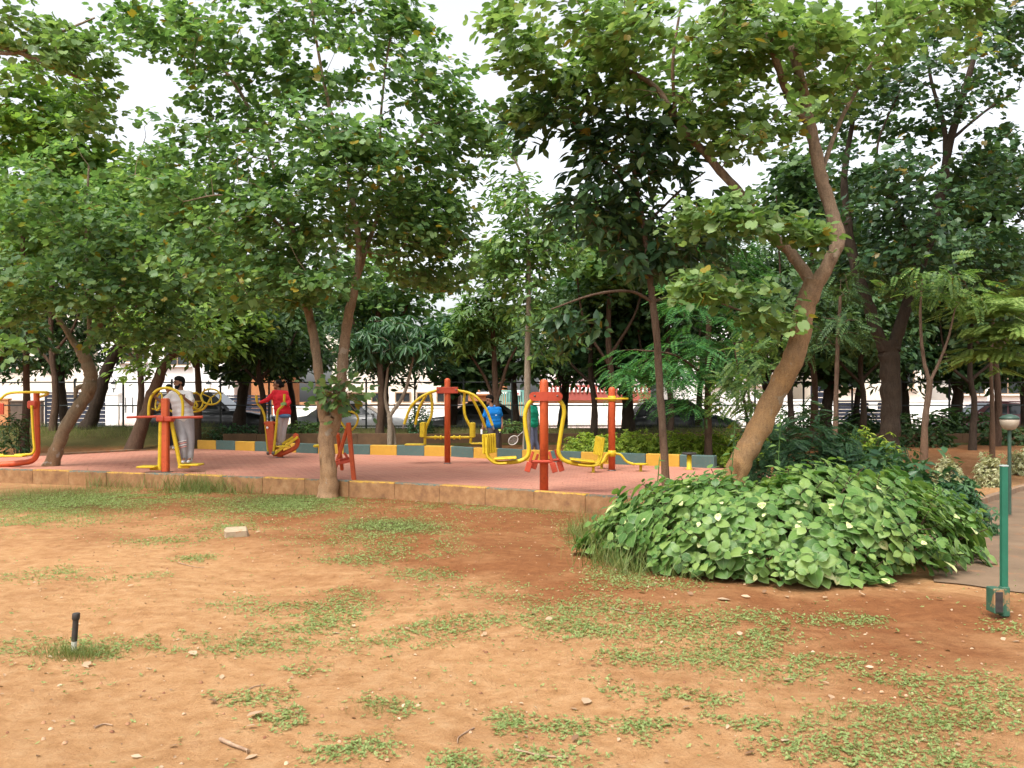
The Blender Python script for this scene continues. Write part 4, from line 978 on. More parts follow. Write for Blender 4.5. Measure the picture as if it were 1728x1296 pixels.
def pillar(px, w, z1, mat, label, dd=WD - 0.02, lantern=False):
    x = cx(px, dd); t = thing('gate_pillar', (x, dd, 0.2), label, 'pillar')
    part(t, 'shaft', mat, lambda m: m.box((x, dd, (z1 + 0.2) / 2), (w, w * 0.8, z1 - 0.2), bevel=0.02)); part(t, 'cap', mat, lambda m: m.box((x, dd, z1 + 0.05), (w + 0.14, w * 0.8 + 0.14, 0.10), bevel=0.02))
    if lantern:
        ln = part(t, 'lantern', FEN, lambda m: m.lathe((x, dd, z1 + 0.1), [(0.05, 0), (0.03, 0.05), (0.03, 0.16), (0.10, 0.20), (0.14, 0.42), (0.16, 0.44), (0.03, 0.56), (0.01, 0.62)], 8, smooth=False))
        part(ln, 'lantern_glass', PLATE, lambda m: m.lathe((x, dd, z1 + 0.1), [(0.105, 0.22), (0.143, 0.41)], 8, smooth=False))
def gate(px0, px1, z1, mat, label, dd=WD, slats=8, vert=False):
    x0, x1 = cx(px0, dd), cx(px1, dd)
    t = thing('gate', ((x0 + x1) / 2, dd, 0.2), label, 'gate')
    fr = part(t, 'gate_frame', mat, lambda m: [m.box((x0 + 0.04, dd, (z1 + 0.3) / 2), (0.08, 0.08, z1 - 0.3)), m.box((x1 - 0.04, dd, (z1 + 0.3) / 2), (0.08, 0.08, z1 - 0.3)), m.box(((x0 + x1) / 2, dd, z1 + 0.042), (x1 - x0, 0.08, 0.08)), m.box(((x0 + x1) / 2, dd, 0.255), (x1 - x0, 0.08, 0.08))])
    for i in range(slats):
        if vert:
            q = x0 + 0.1 + (x1 - x0 - 0.2) * (i + 0.5) / slats
            part(t, 'slat', mat, lambda m: m.box((q, dd, (z1 + 0.3) / 2), ((x1 - x0 - 0.2) / slats * 0.6, 0.04, z1 - 0.34)))
        else:
            zz = 0.32 + (z1 - 0.34) * (i + 0.5) / slats
            part(t, 'slat', mat, lambda m: m.box(((x0 + x1) / 2, dd, zz), (x1 - x0 - 0.18, 0.05, (z1 - 0.3) / slats * 0.86), bevel=0.008))
    return t
def house(px0, px1, dd, z1, mat, label, roofmat=None, wins=(), bands=(), depth=6.0, balusters=None):
    x0, x1 = cx(px0, dd), cx(px1, dd); xm = (x0 + x1) / 2
    t = thing('house', (xm, dd, 0.1), label, 'house')
    part(t, 'wall', mat, lambda m: m.box((xm, dd + depth / 2, (z1 + 0.05) / 2), (x1 - x0, depth, z1 - 0.05)))
    rf = part(t, 'roof', roofmat or mat, lambda m: [m.box((xm, dd + depth / 2, z1 + 0.1), (x1 - x0 + 0.8, depth + 0.8, 0.2), bevel=0.03)])
    part(rf, 'parapet', mat, lambda m: m.box((xm, dd - 0.2, z1 + 0.55), (x1 - x0 + 0.6, 0.15, 0.7), bevel=0.02))
    for (wx, wz, ww, wh) in wins:
        X = cx(wx, dd)
        wn_ = part(t, 'window', WINF, lambda m: [m.box((X, dd - 0.03, wz + s * (wh / 2 + 0.03)), (ww + 0.12, 0.10, 0.06)) for s in (-1, 1)] + [m.box((X + s * (ww / 2 + 0.03), dd - 0.03, wz), (0.06, 0.10, wh)) for s in (-1, 0, 1) if s] + [m.box((X, dd - 0.03, wz), (0.05, 0.08, wh))])
        part(wn_, 'pane', GLASS, lambda m: m.box((X, dd - 0.012, wz), (ww, 0.02, wh)))
        part(wn_, 'sill', mat, lambda m: m.box((X, dd - 0.12, wz - wh / 2 - 0.10), (ww + 0.3, 0.24, 0.07)))
    for (bz, bh, bm, proud) in bands:
        part(t, 'band', bm, lambda m: m.box((xm, dd - proud / 2, bz), (x1 - x0 + 0.1, proud, bh), bevel=0.01))
    if balusters:
        bz, n, bl_mat = balusters
        bmm = MB(); bmm.lathe((0, 0, 0), [(0.05, -0.14), (0.07, -0.10), (0.045, 0.02), (0.06, 0.14)], 8); bme = bmm.mesh('baluster', bl_mat)
        for q in np.linspace(x0 + 0.15, x1 - 0.15, n): obj_from(bme, 'baluster', (q - xm, -0.95, bz - 0.1), t)
    return t
cwall(-260, 16, 1.6, BRK, 'orange brick wall at the far left beyond the air walker')
cwall(20, 72, 1.5, DKW, 'white wall coloured dark left of the navy gate')  # a white wall; the darkness round it is put into its colour
gate(76, 182, 1.9, GATE, 'dark navy louvred gate behind the leaning lichen trunk')
pillar(192, 0.6, 1.85, WHT, 'white gate pillar with black lantern left of the pendulum swing', lantern=True)
cwall(204, 330, 1.35, WHT, 'white garden wall with iron pickets behind the pendulum swing', base_mat=PNK, pickets=10)
pillar(352, 0.55, 1.85, WHT, 'white gate pillar with black lantern right of the man in white', lantern=True)
gate(368, 458, 1.75, GATE, 'dark louvred gate left of the woman in red')
cwall(462, 760, 1.22, WHT, 'long white wall behind the white car and the forked trunk', base_mat=CRM)
cwall(764, 838, 1.30, PNK, 'short pinkish wall behind the man in blue')
gate(842, 884, 2.0, GGR, 'green barred gate behind the man in green', slats=9, vert=True)
cwall(888, 1230, 1.35, WHT, 'bright white wall below the red balcony', base_mat=PNK)
cwall(1234, 1366, 1.55, WHT, 'white wall piece left of the wide dark gate')
gate(1368, 1398, 2.3, GATE, 'narrow dark gate leaf by a white pillar on the right', slats=7)
pillar(1404, 0.35, 1.5, WHT, 'thin white pillar between the dark gates on the right')
gate(1412, 1492, 1.5, GATE, 'wide dark gate with a small white notice on the right', slats=7)
cwall(1496, 1600, 1.5, WHT, 'white wall behind the slim forked sapling')
cwall(1604, 1990, 1.2, CRM, 'cream wall behind the dark red car')
nt_ = MB(); nt_.box((cx(1473, WD - 0.1), WD - 0.12, 1.6 - 11 * WD / FPX + 0.02), (0.42, 0.03, 0.34), bevel=0.006); tag(nt_.build('notice_board', WHITEP, None, (cx(1473, WD), WD, 1.3)), 'small blank white notice on the dark gate at right', 'notice')
sg = MB(); sg.box((cx(872, WD - 0.1), WD - 0.12, 1.95), (0.34, 0.03, 0.26), bevel=0.006); so = sg.build('gate_sign', WHITEP, None, (cx(872, WD), WD, 1.95)); tag(so, 'small white sign with a red line on the green gate', 'sign')
sr_ = MB(); sr_.box((cx(872, WD - 0.1), WD - 0.14, 1.90), (0.26, 0.012, 0.06)); sr_.build('red_line', mottled('sign_red', (0.5, 0.03, 0.04), (0.55, 0.05, 0.06)), so)
house(-180, 150, 50, 5.6, CRM, 'cream house behind the trees at the far left', wins=[(20, 4.0, 1.2, 1.0), (90, 4.0, 1.2, 1.0)])
house(165, 395, 49, 6.2, WHT, 'tall white house behind the leaning trees on the left', wins=[(300, 4.2, 1.3, 1.3), (225, 4.4, 1.3, 1.3)])
house(424, 462, 49.5, 4.6, BRK, 'narrow orange walled house left behind the woman in red', wins=[(443, 3.6, 0.7, 0.9)])
house(560, 770, 52, 4.6, CRM, 'low cream house with a row of windows behind the chest press', wins=[(600, 1.75, 0.8, 0.5), (640, 1.75, 0.8, 0.5), (680, 1.75, 0.8, 0.5), (716, 1.75, 0.8, 0.5), (750, 1.75, 0.8, 0.5)])
house(790, 855, 51, 4.4, BRK, 'narrow brick house behind the man in blue', wins=[(825, 2.6, 1.0, 1.2)], bands=[(2.0, 0.12, WHT, 0.1)])
house(915, 1092, 50, 4.9, WHT, 'white house with red balcony band and white balusters', wins=[(960, 3.6, 1.3, 1.2), (1040, 3.6, 1.3, 1.2)], bands=[(2.0, 0.85, RDB, 0.9)], balusters=(2.15, 26, WHITEP))
house(1140, 1330, 52, 5.0, WHT, 'white house hidden behind the feathery trees', wins=[(1200, 3.2, 1.4, 1.3), (1280, 3.2, 1.4, 1.3)])
house(1370, 1560, 52, 4.6, CRM, 'cream house behind the dark twin trunk', wins=[(1420, 3.0, 1.4, 1.2), (1520, 3.0, 1.4, 1.2)])
house(1600, 1900, 53, 5.2, WHT, 'white house behind the trees at the far right', wins=[(1640, 2.6, 1.4, 1.2), (1700, 2.6, 1.4, 1.2)])

# ------------------------------------------------------------------ leaves
class Tm:
    """leaf template: petiole at origin, blade along +Y, face up +Z; faces all the same size"""
    def __init__(s, v, f, uv): s.v = np.array(v, float); s.f = np.array(f, int); s.uv = np.array(uv, float)
def bauhinia():
    h = [(0.0, 0.06, 0.0), (0.22, -0.06, 0.03), (0.46, 0.14, 0.10), (0.52, 0.50, 0.12), (0.40, 0.88, 0.07), (0.18, 0.98, 0.0), (0.0, 0.70, -0.02)]
    v = h + [(-x, y, z) for x, y, z in h[1:6]]
    return Tm(v, [(0, 1, 2, 3, 4, 5, 6), (0, 6, 11, 10, 9, 8, 7)], [(0, 0)] + [(1, 0)] * 5 + [(0, 1)] + [(1, 0)] * 5)
def bauhinia_simple():
    h = [(0.0, 0.06, 0.0), (0.38, 0.0, 0.07), (0.52, 0.50, 0.12), (0.26, 0.98, 0.02), (0.0, 0.70, -0.02)]
    v = h + [(-x, y, z) for x, y, z in h[1:4]]
    return Tm(v, [(0, 1, 2, 3, 4), (0, 4, 7, 6, 5)], [(0, 0)] + [(1, 0)] * 3 + [(0, 1)] + [(1, 0)] * 3)
def quad_leaf(w=0.27):
    return Tm([(0, 0, 0), (w, 0.55, 0.05), (0, 1, -0.03), (-w, 0.55, 0.05)], [(0, 1, 2, 3)], [(0, 0), (1, .5), (0, 1), (1, .5)])
def oblong(w=0.17, droop=0.18, fold=0.05):
    v = [(0, 0, 0), (w * 0.8, 0.28, fold - 0.02), (w, 0.6, fold - droop * 0.4), (0, 1, -droop), (-w, 0.6, fold - droop * 0.4), (-w * 0.8, 0.28, fold - 0.02)]
    return Tm(v, [(0, 1, 2, 3), (0, 3, 4, 5)], [(0, 0), (1, .3), (1, .6), (0, 1), (1, .6), (1, .3)])
def ovate():
    """broad leaf with folded midrib and curled rim (foreground bush)"""
    ys = [0.0, 0.18, 0.48, 0.80, 1.0]; ws = [0.03, 0.32, 0.41, 0.24, 0.0]; zs = [0.0, 0.035, 0.045, -0.04, -0.16]
    v, uv, f = [], [], []
    for y, w, z in zip(ys, ws, zs):
        v += [(0, y, z), (w * 0.55, y, z + 0.055), (w, y, z + 0.035), (-w * 0.55, y, z + 0.055), (-w, y, z + 0.035)]; uv += [(0, y), (0.55, y), (1, y), (0.55, y), (1, y)]
    for i in range(4):
        a = i * 5; n = a + 5
        for p, q in ((0, 1), (1, 2)): f.append((a + p, a + q, n + q, n + p))
        for p, q in ((0, 3), (3, 4)): f.append((a + q, a + p, n + p, n + q))
    return Tm(v, f, uv)
def combine(parts):
    v, f, uv = [], [], []; o = 0
    for t, R, off, s in parts:
        v.append(t.v * s @ np.asarray(R).T + off); f.append(t.f + o); uv.append(t.uv); o += len(t.v)
    T = Tm([[0, 0, 0]], [[0]], [[0, 0]]); T.v = np.concatenate(v); T.f = np.concatenate(f); T.uv = np.concatenate(uv); return T
def rz(a): c, s = math.cos(a), math.sin(a); return np.array([[c, -s, 0], [s, c, 0], [0, 0, 1]])
def rx(a): c, s = math.cos(a), math.sin(a); return np.array([[1, 0, 0], [0, c, -s], [0, s, c]])
def whorl(n=8, w=0.15, pitch=-15): return combine([(oblong(w, 0.22), rz(2 * math.pi * k / n + 0.2 * math.sin(3 * k)) @ rx(math.radians(pitch + 16 * math.sin(k * 2.1))), np.zeros(3), 0.85 + 0.2 * math.sin(k * 1.7)) for k in range(n)])
def frond(pairs=9, lw=0.20, ll=0.26, droop=0.3):
    P = []
    for i in range(pairs):
        u = (i + 1) / pairs; z = -droop * u * u; L = ll * (1 - 0.55 * abs(u - 0.45))
        for s in (-1, 1): P.append((quad_leaf(lw * 1.05), rz(-s * math.radians(68 - 18 * u)) @ rx(math.radians(-10)), np.array([0, u, z]), L))
    return combine(P)
def sprig(n=4):
    return combine([(quad_leaf(0.30), rz(2 * math.pi * k / n + 0.35 * math.sin(5 * k)) @ rx(math.radians(22 + 14 * math.sin(k * 3.3))), np.zeros(3), 0.8 + 0.3 * math.sin(k * 2.3)) for k in range(n)])
def basis(n, h):
    z = n / np.linalg.norm(n, axis=1, keepdims=True); y = h - (h * z).sum(1, keepdims=True) * z
    y = y / (np.linalg.norm(y, axis=1, keepdims=True) + 1e-9); x = np.cross(y, z)
    return np.stack([x, y, z], -1)
def scatter_mesh(name, tm, P, R, S, mat, origin):
    P = np.asarray(P) - np.asarray(origin)
    V = np.einsum('nij,mj->nmi', R, tm.v) * np.asarray(S)[:, None, None] + P[:, None, :]
    n, m = V.shape[:2]; k = tm.f.shape[1]
    F = (tm.f[None] + (np.arange(n) * m)[:, None, None]).reshape(-1)
    me = bpy.data.meshes.new(name); me.vertices.add(n * m); me.vertices.foreach_set('co', V.astype(np.float32).ravel())
    me.loops.add(len(F)); me.loops.foreach_set('vertex_index', F.astype(np.int32))
    np_ = n * len(tm.f); me.polygons.add(np_)
    me.polygons.foreach_set('loop_start', (np.arange(np_) * k).astype(np.int32)); me.polygons.foreach_set('loop_total', np.full(np_, k, np.int32))
    uv = me.uv_layers.new(name='UVMap'); U = np.tile(tm.uv[tm.f].reshape(-1, 2), (n, 1)); uv.data.foreach_set('uv', U.astype(np.float32).ravel())
    me.materials.append(mat); me.update(calc_edges=True); me.validate(); return me
def single_mesh(name, tm, mat, s=1.0):
    return scatter_mesh(name, tm, np.zeros((1, 3)), np.eye(3)[None], [s], mat, (0, 0, 0))
def leaf_objects(tm, P, R, S, mat, parent, name='leaf'):
    base = wloc(parent); me = single_mesh(name, tm, mat)
    for p, r, s in zip(P, R, S):
        o = bpy.data.objects.new(name, me); COL.objects.link(o); o.parent = parent
        o.matrix_basis = Matrix.Translation(Vector(p - base)) @ Matrix(r.tolist()).to_4x4() @ Matrix.Scale(float(s), 4)
def pick_front(P, S, n, margin=20):
    """indices of the n leaves that show largest from the viewing side"""
    px = 864 + FPX * P[:, 0] / P[:, 1]; py = 675 - FPX * (P[:, 2] - CAM_H) / P[:, 1]
    ok = (px > margin) & (px < 1728 - margin) & (py > margin) & (py < 1296 - margin)
    # front-most in each small window of view
    cell = (np.floor(px / 26).astype(int)) * 1000 + np.floor(py / 26).astype(int)
    order = np.argsort(P[:, 1]); seen = set(); pick = []
    for i in order:
        if not ok[i] or cell[i] in seen: continue
        seen.add(cell[i]); pick.append(i)
    pick = sorted(pick, key=lambda i: -S[i] / P[i, 1])[:n]
    return np.array(pick, int)

T_BAU, T_OBL, T_OVA, T_WH, T_FR, T_SP = bauhinia(), oblong(), ovate(), whorl(), frond(), sprig()
T_BAUS = bauhinia_simple(); T_OBLW = oblong(0.24, 0.2, 0.07); T_WHN = whorl(7, 0.12, -28); T_FRN = frond(8, 0.26, 0.34, 0.35)

# leaf colours
L_BAU = leaf_mat('leaf_bauhinia', (0.066, 0.137, 0.047), (0.120, 0.225, 0.077), (0.218, 0.334, 0.116), 0.48, 0.42, odd=(0.26, 0.21, 0.03), odd_from=0.975)
L_BAU_L = leaf_mat('leaf_bauhinia_pale', (0.090, 0.167, 0.049), (0.159, 0.259, 0.083), (0.259, 0.361, 0.139), 0.48, 0.45, odd=(0.28, 0.22, 0.04), odd_from=0.98)
L_BAU_Y = leaf_mat('leaf_bauhinia_lush', (0.081, 0.166, 0.039), (0.161, 0.271, 0.059), (0.262, 0.388, 0.089), 0.52, 0.45, odd=(0.28, 0.25, 0.04), odd_from=0.97)
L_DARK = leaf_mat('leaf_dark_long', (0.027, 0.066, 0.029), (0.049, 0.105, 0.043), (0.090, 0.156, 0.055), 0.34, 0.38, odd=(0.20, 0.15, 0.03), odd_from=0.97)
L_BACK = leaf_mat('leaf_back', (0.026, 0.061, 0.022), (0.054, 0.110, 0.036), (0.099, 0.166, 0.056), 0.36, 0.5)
L_MID = leaf_mat('leaf_mid', (0.068, 0.145, 0.043), (0.125, 0.225, 0.065), (0.222, 0.335, 0.100), 0.46, 0.45, odd=(0.25, 0.22, 0.04), odd_from=0.985)
L_FERN = leaf_mat('leaf_feather', (0.031, 0.120, 0.037), (0.056, 0.175, 0.047), (0.105, 0.253, 0.063), 0.42, 0.5)
L_LIME = leaf_mat('leaf_lime', (0.115, 0.19, 0.045), (0.185, 0.275, 0.07), (0.27, 0.36, 0.10), 0.42, 0.5)
L_HEDGE = leaf_mat('leaf_hedge', (0.13, 0.22, 0.024), (0.23, 0.33, 0.036), (0.36, 0.43, 0.05), 0.36, 0.5)
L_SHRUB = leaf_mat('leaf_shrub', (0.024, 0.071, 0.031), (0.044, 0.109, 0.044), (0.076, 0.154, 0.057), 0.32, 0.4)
L_CREAM = leaf_mat('leaf_cream', (0.30, 0.32, 0.14), (0.46, 0.46, 0.26), (0.60, 0.58, 0.38), 0.3, 0.5)
L_BUSH = leaf_mat('leaf_bush', (0.056, 0.137, 0.031), (0.123, 0.235, 0.054), (0.242, 0.344, 0.093), 0.40, 0.42, edge=(0.26, 0.34, 0.15))
L_WEED = leaf_mat('leaf_weed', (0.13, 0.19, 0.055), (0.20, 0.27, 0.085), (0.28, 0.34, 0.125), 0.35, 0.6)
L_GRASS = leaf_mat('grass_blade', (0.075, 0.115, 0.022), (0.125, 0.165, 0.036), (0.22, 0.22, 0.075), 0.3, 0.6)
# cream and green blotched leaves of the bush
m, nt, b, out = new_mat('leaf_variegated')
uvn = N(nt, 'ShaderNodeUVMap', uv_map='UVMap'); oi = N(nt, 'ShaderNodeObjectInfo')
cb = N(nt, 'ShaderNodeCombineXYZ'); nt.links.new(math_n(nt, 'MULTIPLY', oi.outputs['Random'], 40), cb.inputs[2])
va = N(nt, 'ShaderNodeVectorMath', operation='ADD'); nt.links.new(uvn.outputs[0], va.inputs[0]); nt.links.new(cb.outputs[0], va.inputs[1])
nn = noise(nt, va.outputs[0], 2.4, 3, 0.6); kk = ramp(nt, [(0.38, (0.10, 0.20, 0.045)), (0.44, (0.38, 0.42, 0.15)), (0.62, (0.54, 0.52, 0.28))]); nt.links.new(nn.outputs[0], kk.inputs[0])
nt.links.new(kk.outputs[0], b.inputs['Base Color']); b.inputs['Roughness'].default_value = 0.45
L_VAR = m

B_T1 = bark_mat('bark_forked', (0.15, 0.105, 0.07), (0.39, 0.285, 0.195), dust=(0.44, 0.25, 0.125), dust_z=2.2, lichen=(0.42, 0.36, 0.29))
B_T2 = bark_mat('bark_leaning', (0.13, 0.088, 0.058), (0.34, 0.235, 0.155), dust=(0.52, 0.28, 0.105), dust_z=3.2, lichen=(0.36, 0.29, 0.21))
B_T3 = bark_mat('bark_slim', (0.10, 0.062, 0.042), (0.19, 0.125, 0.085), dust=(0.24, 0.13, 0.07), dust_z=1.2)
B_LIC = bark_mat('bark_lichen', (0.14, 0.105, 0.066), (0.27, 0.205, 0.13), dust=(0.30, 0.18, 0.09), dust_z=0.9, lichen=(0.42, 0.42, 0.38))
B_DK = bark_mat('bark_dark', (0.030, 0.022, 0.016), (0.075, 0.052, 0.036))
B_BR = bark_mat('bark_brown', (0.060, 0.036, 0.024), (0.13, 0.08, 0.052))
B_PALE = bark_mat('bark_pale', (0.22, 0.17, 0.12), (0.36, 0.30, 0.23))

# ------------------------------------------------------------------ trees
def tree(label, limbs, clumps, tm, size, lmat, bark, per=26, crad=0.36, flat=0.42, name='tree', singles=0, tilt=0.5, hang=0.15, cat='tree', group=None, twig=1.0, jit=0.3, nring=10, flare=1.25):
    """limbs: [(photo x, y, depth, width in photo px), ...] first one is the trunk; clumps: (x, y, depth, rx, ry, depth radius, count)"""
    x, y, d, w = limbs[0][0]
    X = (x - 864) * d / FPX; base = np.array([X, d, max(float(gz(X, d)), COURT_Z if base_on_court(X, d) else -9)])
    t = thing(name, base, label, cat, group)
    nodes, nrad = [], []
    for i, lb in enumerate(limbs):
        pts = [W(a, b_, c) for a, b_, c, _ in lb]; rr = [w_ / 2 * c / FPX for _, _, c, w_ in lb]
        if i == 0: pts[0] = base - UP * 0.12; rr[0] *= flare
        P, Rr = smooth_path(pts, 7, extra=rr)
        Rr = np.maximum(np.array(Rr), 0.004)
        Pn = np.array(P); L = len(Pn); wv = np.cumsum(rng.normal(0, 0.12, (L, 3)), 0); wv -= np.linspace(0, 1, L)[:, None] * wv[-1]
        Pn = Pn + wv * Rr[:, None] * 0.5
        Rr = Rr * (1 + 0.05 * np.sin(np.arange(L) * 1.7 + i) + rng.normal(0, 0.025, L))
        part(t, 'trunk' if i == 0 else 'limb', bark, lambda m: m.tube(Pn, Rr, nring if Rr.max() > 0.04 else 7, wob=0.02))
        nodes.append(Pn); nrad.append(Rr)
    nodes = np.concatenate(nodes); nrad = np.concatenate(nrad)
    cents = []
    for (cx_, cy_, cd, rx_, ry_, rd_, n) in clumps:
        c = W(cx_, cy_, cd); q = rng.normal(size=(n, 3)); q /= np.linalg.norm(q, axis=1, keepdims=True); q *= (rng.random((n, 1)) ** 0.42)
        cents.append(c + q * np.array([rx_ * cd / FPX, rd_, ry_ * cd / FPX]))
    C = np.concatenate(cents)
    D0 = np.array([np.min(np.linalg.norm(nodes - c, axis=1)) for c in C]); C = C[np.argsort(D0)]
    tw = MB(); nl = list(nodes); nr = list(nrad); zmin = base[2] + 0.5
    low = nodes[:, 2] > base[2] + 0.55 * max(0.8, np.percentile(C[:, 2], 2) - base[2]) if len(C) else None
    arr = nodes[low]; ar = nrad[low]
    for c in C:
        dv = c - arr; dist = np.linalg.norm(dv, axis=1) + np.where(dv[:, 2] < 0, -dv[:, 2] * 0.7, 0)
        k = int(np.argmin(dist)); a = arr[k]; L = np.linalg.norm(c - a)
        if L < 0.05: continue
        mid1 = a + (c - a) * 0.35 + rng.normal(0, 0.07, 3) * L + UP * 0.06 * L; mid2 = a + (c - a) * 0.7 + rng.normal(0, 0.07, 3) * L + UP * 0.05 * L
        r0 = min(max(ar[k] * 0.6, 0.006), (0.006 + 0.011 * L) * twig)
        P = [a, mid1, mid2, c]; tw.tube(P, [r0, r0 * 0.8, r0 * 0.6, r0 * 0.35], 5, cap=False)
        arr = np.concatenate([arr, [mid1, mid2, c]]); ar = np.concatenate([ar, [r0 * 0.8, r0 * 0.6, r0 * 0.4]])
    tg = tw.build('twigs', bark, t); tg['kind'] = 'stuff'
    axis = C.mean(0)
    n = len(C) * per; ci = np.repeat(np.arange(len(C)), per)
    cr = crad * rng.uniform(0.6, 1.25, len(C))[ci]
    q = rng.normal(size=(n, 3)); q /= np.linalg.norm(q, axis=1, keepdims=True); q *= rng.random((n, 1)) ** 0.5
    # sprays: each clump is a tilted disc
    tn = np.stack([rng.normal(0, 0.22, len(C)), rng.normal(0, 0.22, len(C)), np.ones(len(C))], 1)[ci]
    off = q * cr[:, None] * np.array([1, 1, flat]); off[:, 2] -= (off[:, 0] * tn[:, 0] + off[:, 1] * tn[:, 1]); off[:, 2] -= hang * (off[:, 0] ** 2 + off[:, 1] ** 2) / np.maximum(cr, .05)
    Pl = C[ci] + off
    outw = Pl - axis; outw[:, 2] *= 0.3; outw /= np.linalg.norm(outw, axis=1, keepdims=True) + 1e-9
    nrm = UP * 0.85 + outw * 0.30 + rng.normal(0, tilt, (n, 3)); nrm[:, 2] = np.abs(nrm[:, 2]) + 0.1
    hd = off * np.array([1, 1, 0.2]) / np.maximum(cr, .05)[:, None] + outw * 0.5 + rng.normal(0, 0.5, (n, 3)); hd[:, 2] -= 0.35
    R = basis(nrm, hd); S = size * rng.uniform(0.62, 1.2, n)
    if singles:
        pk = pick_front(Pl, S, singles); leaf_objects(tm, Pl[pk], R[pk], S[pk], lmat, t)
        keep = np.ones(n, bool); keep[pk] = False; Pl, R, S = Pl[keep], R[keep], S[keep]
    o = obj_from(scatter_mesh('crown', tm, Pl, R, S, lmat, base), 'crown', (0, 0, 0), t); o['kind'] = 'stuff'
    return t
def base_on_court(x, y):
    inside = False; n = len(court_poly)
    for i in range(n):
        (x1, y1), (x2, y2) = court_poly[i], court_poly[(i + 1) % n]
        if (y1 > y) != (y2 > y) and x < (x2 - x1) * (y - y1) / (y2 - y1) + x1: inside = not inside
    return inside

# forked tree at the kerb
d = 14.6
tree('large forked tree with rounded twin leaves at the near kerb',
     [[(553, 840, d, 32.24), (555, 800, d, 28.52), (553, 750, d, 27), (556, 718, d, 29), (560, 700, d, 27)],
      [(554, 735, d, 15), (549, 705, d, 18.6), (545, 660, d, 16.74), (538, 600, d, 15.5), (528, 540, d + .1, 14.26), (512, 470, d + .2, 12.4), (497, 390, d + .3, 10.54), (470, 300, d + .5, 8.68), (430, 200, d + .6, 6.82), (380, 120, d + .6, 4.96), (300, 40, d + .5, 3.1)],
      [(558, 735, d, 16), (567, 700, d, 21), (577, 650, d, 18.6), (581, 590, d, 17.36), (589, 530, d - .1, 16.12), (598, 490, d - .1, 12.4), (604, 420, d - .2, 9.92), (590, 320, d - .2, 8.06), (560, 200, d - .3, 6.2), (535, 80, d - .3, 4.34), (520, -40, d - .3, 2.48)],
      [(600, 480, d - .1, 8.68), (625, 400, d + .1, 7.44), (660, 310, d + .3, 6.2), (720, 220, d + .4, 4.96), (800, 185, d + .5, 3.1), (850, 180, d + .5, 1.86)],
      [(640, 360, d + .1, 5.58), (640, 250, d, 4.96), (650, 120, d, 3.72), (670, 0, d, 2.48)],
      [(505, 420, d + .2, 6.2), (450, 360, d - .4, 4.34), (380, 330, d - .8, 3.1), (310, 340, d - 1, 1.86)]],
     [(560, 330, d, 210, 150, 2.3, 115), (400, 390, d - .3, 140, 110, 1.9, 48), (390, 110, d + .2, 180, 110, 2.1, 58), (560, 70, d, 120, 90, 1.9, 30), (720, 170, d, 100, 90, 1.7, 30),
      (735, 330, d, 70, 115, 1.4, 40), (715, 430, d + .2, 80, 55, 1.4, 26), (540, 480, d - 1.0, 80, 22, .7, 9), (430, 480, d - .5, 110, 45, 1.4, 18), (600, 270, d - 1.6, 120, 70, .8, 22),
      (810, 215, d + .4, 45, 45, .7, 9), (290, 40, d + .3, 100, 50, 1.4, 16), (270, 310, d, 60, 60, 1.2, 9), (620, 30, d, 90, 50, 1.2, 10), (690, 60, d, 60, 60, 1, 10), (320, 270, d, 90, 80, 1.4, 16)],
     T_BAU, 0.112, L_BAU, B_T1, per=40, crad=0.44, singles=300, nring=14)
# sprouts on its fork
def sprout(x, y, d, n, label):
    c = W(x, y, d); t = thing('sprout', c, label, 'sprout')
    P = c + rng.normal(size=(n, 3)) * np.array([0.24, 0.10, 0.17]); nrm = UP * 0.5 + rng.normal(0, 0.5, (n, 3)) + np.array([0, -0.5, 0]); hd = (P - c) + rng.normal(0, 0.1, (n, 3)) + np.array([0, -0.1, -0.15])
    part(t, 'stem', B_T1, lambda m: [m.tube([c + np.array([0, .1, -.1]), (c + P[i]) / 2 + UP * .03, P[i]], [0.006, 0.005, 0.003], 5) for i in range(0, n, 2)])
    leaf_objects(T_BAU, P, basis(nrm, hd), 0.12 * rng.uniform(0.7, 1.2, n), L_BAU, t)
sprout(572, 668, 14.25, 120, 'leafy green sprout growing from the fork of the large tree')

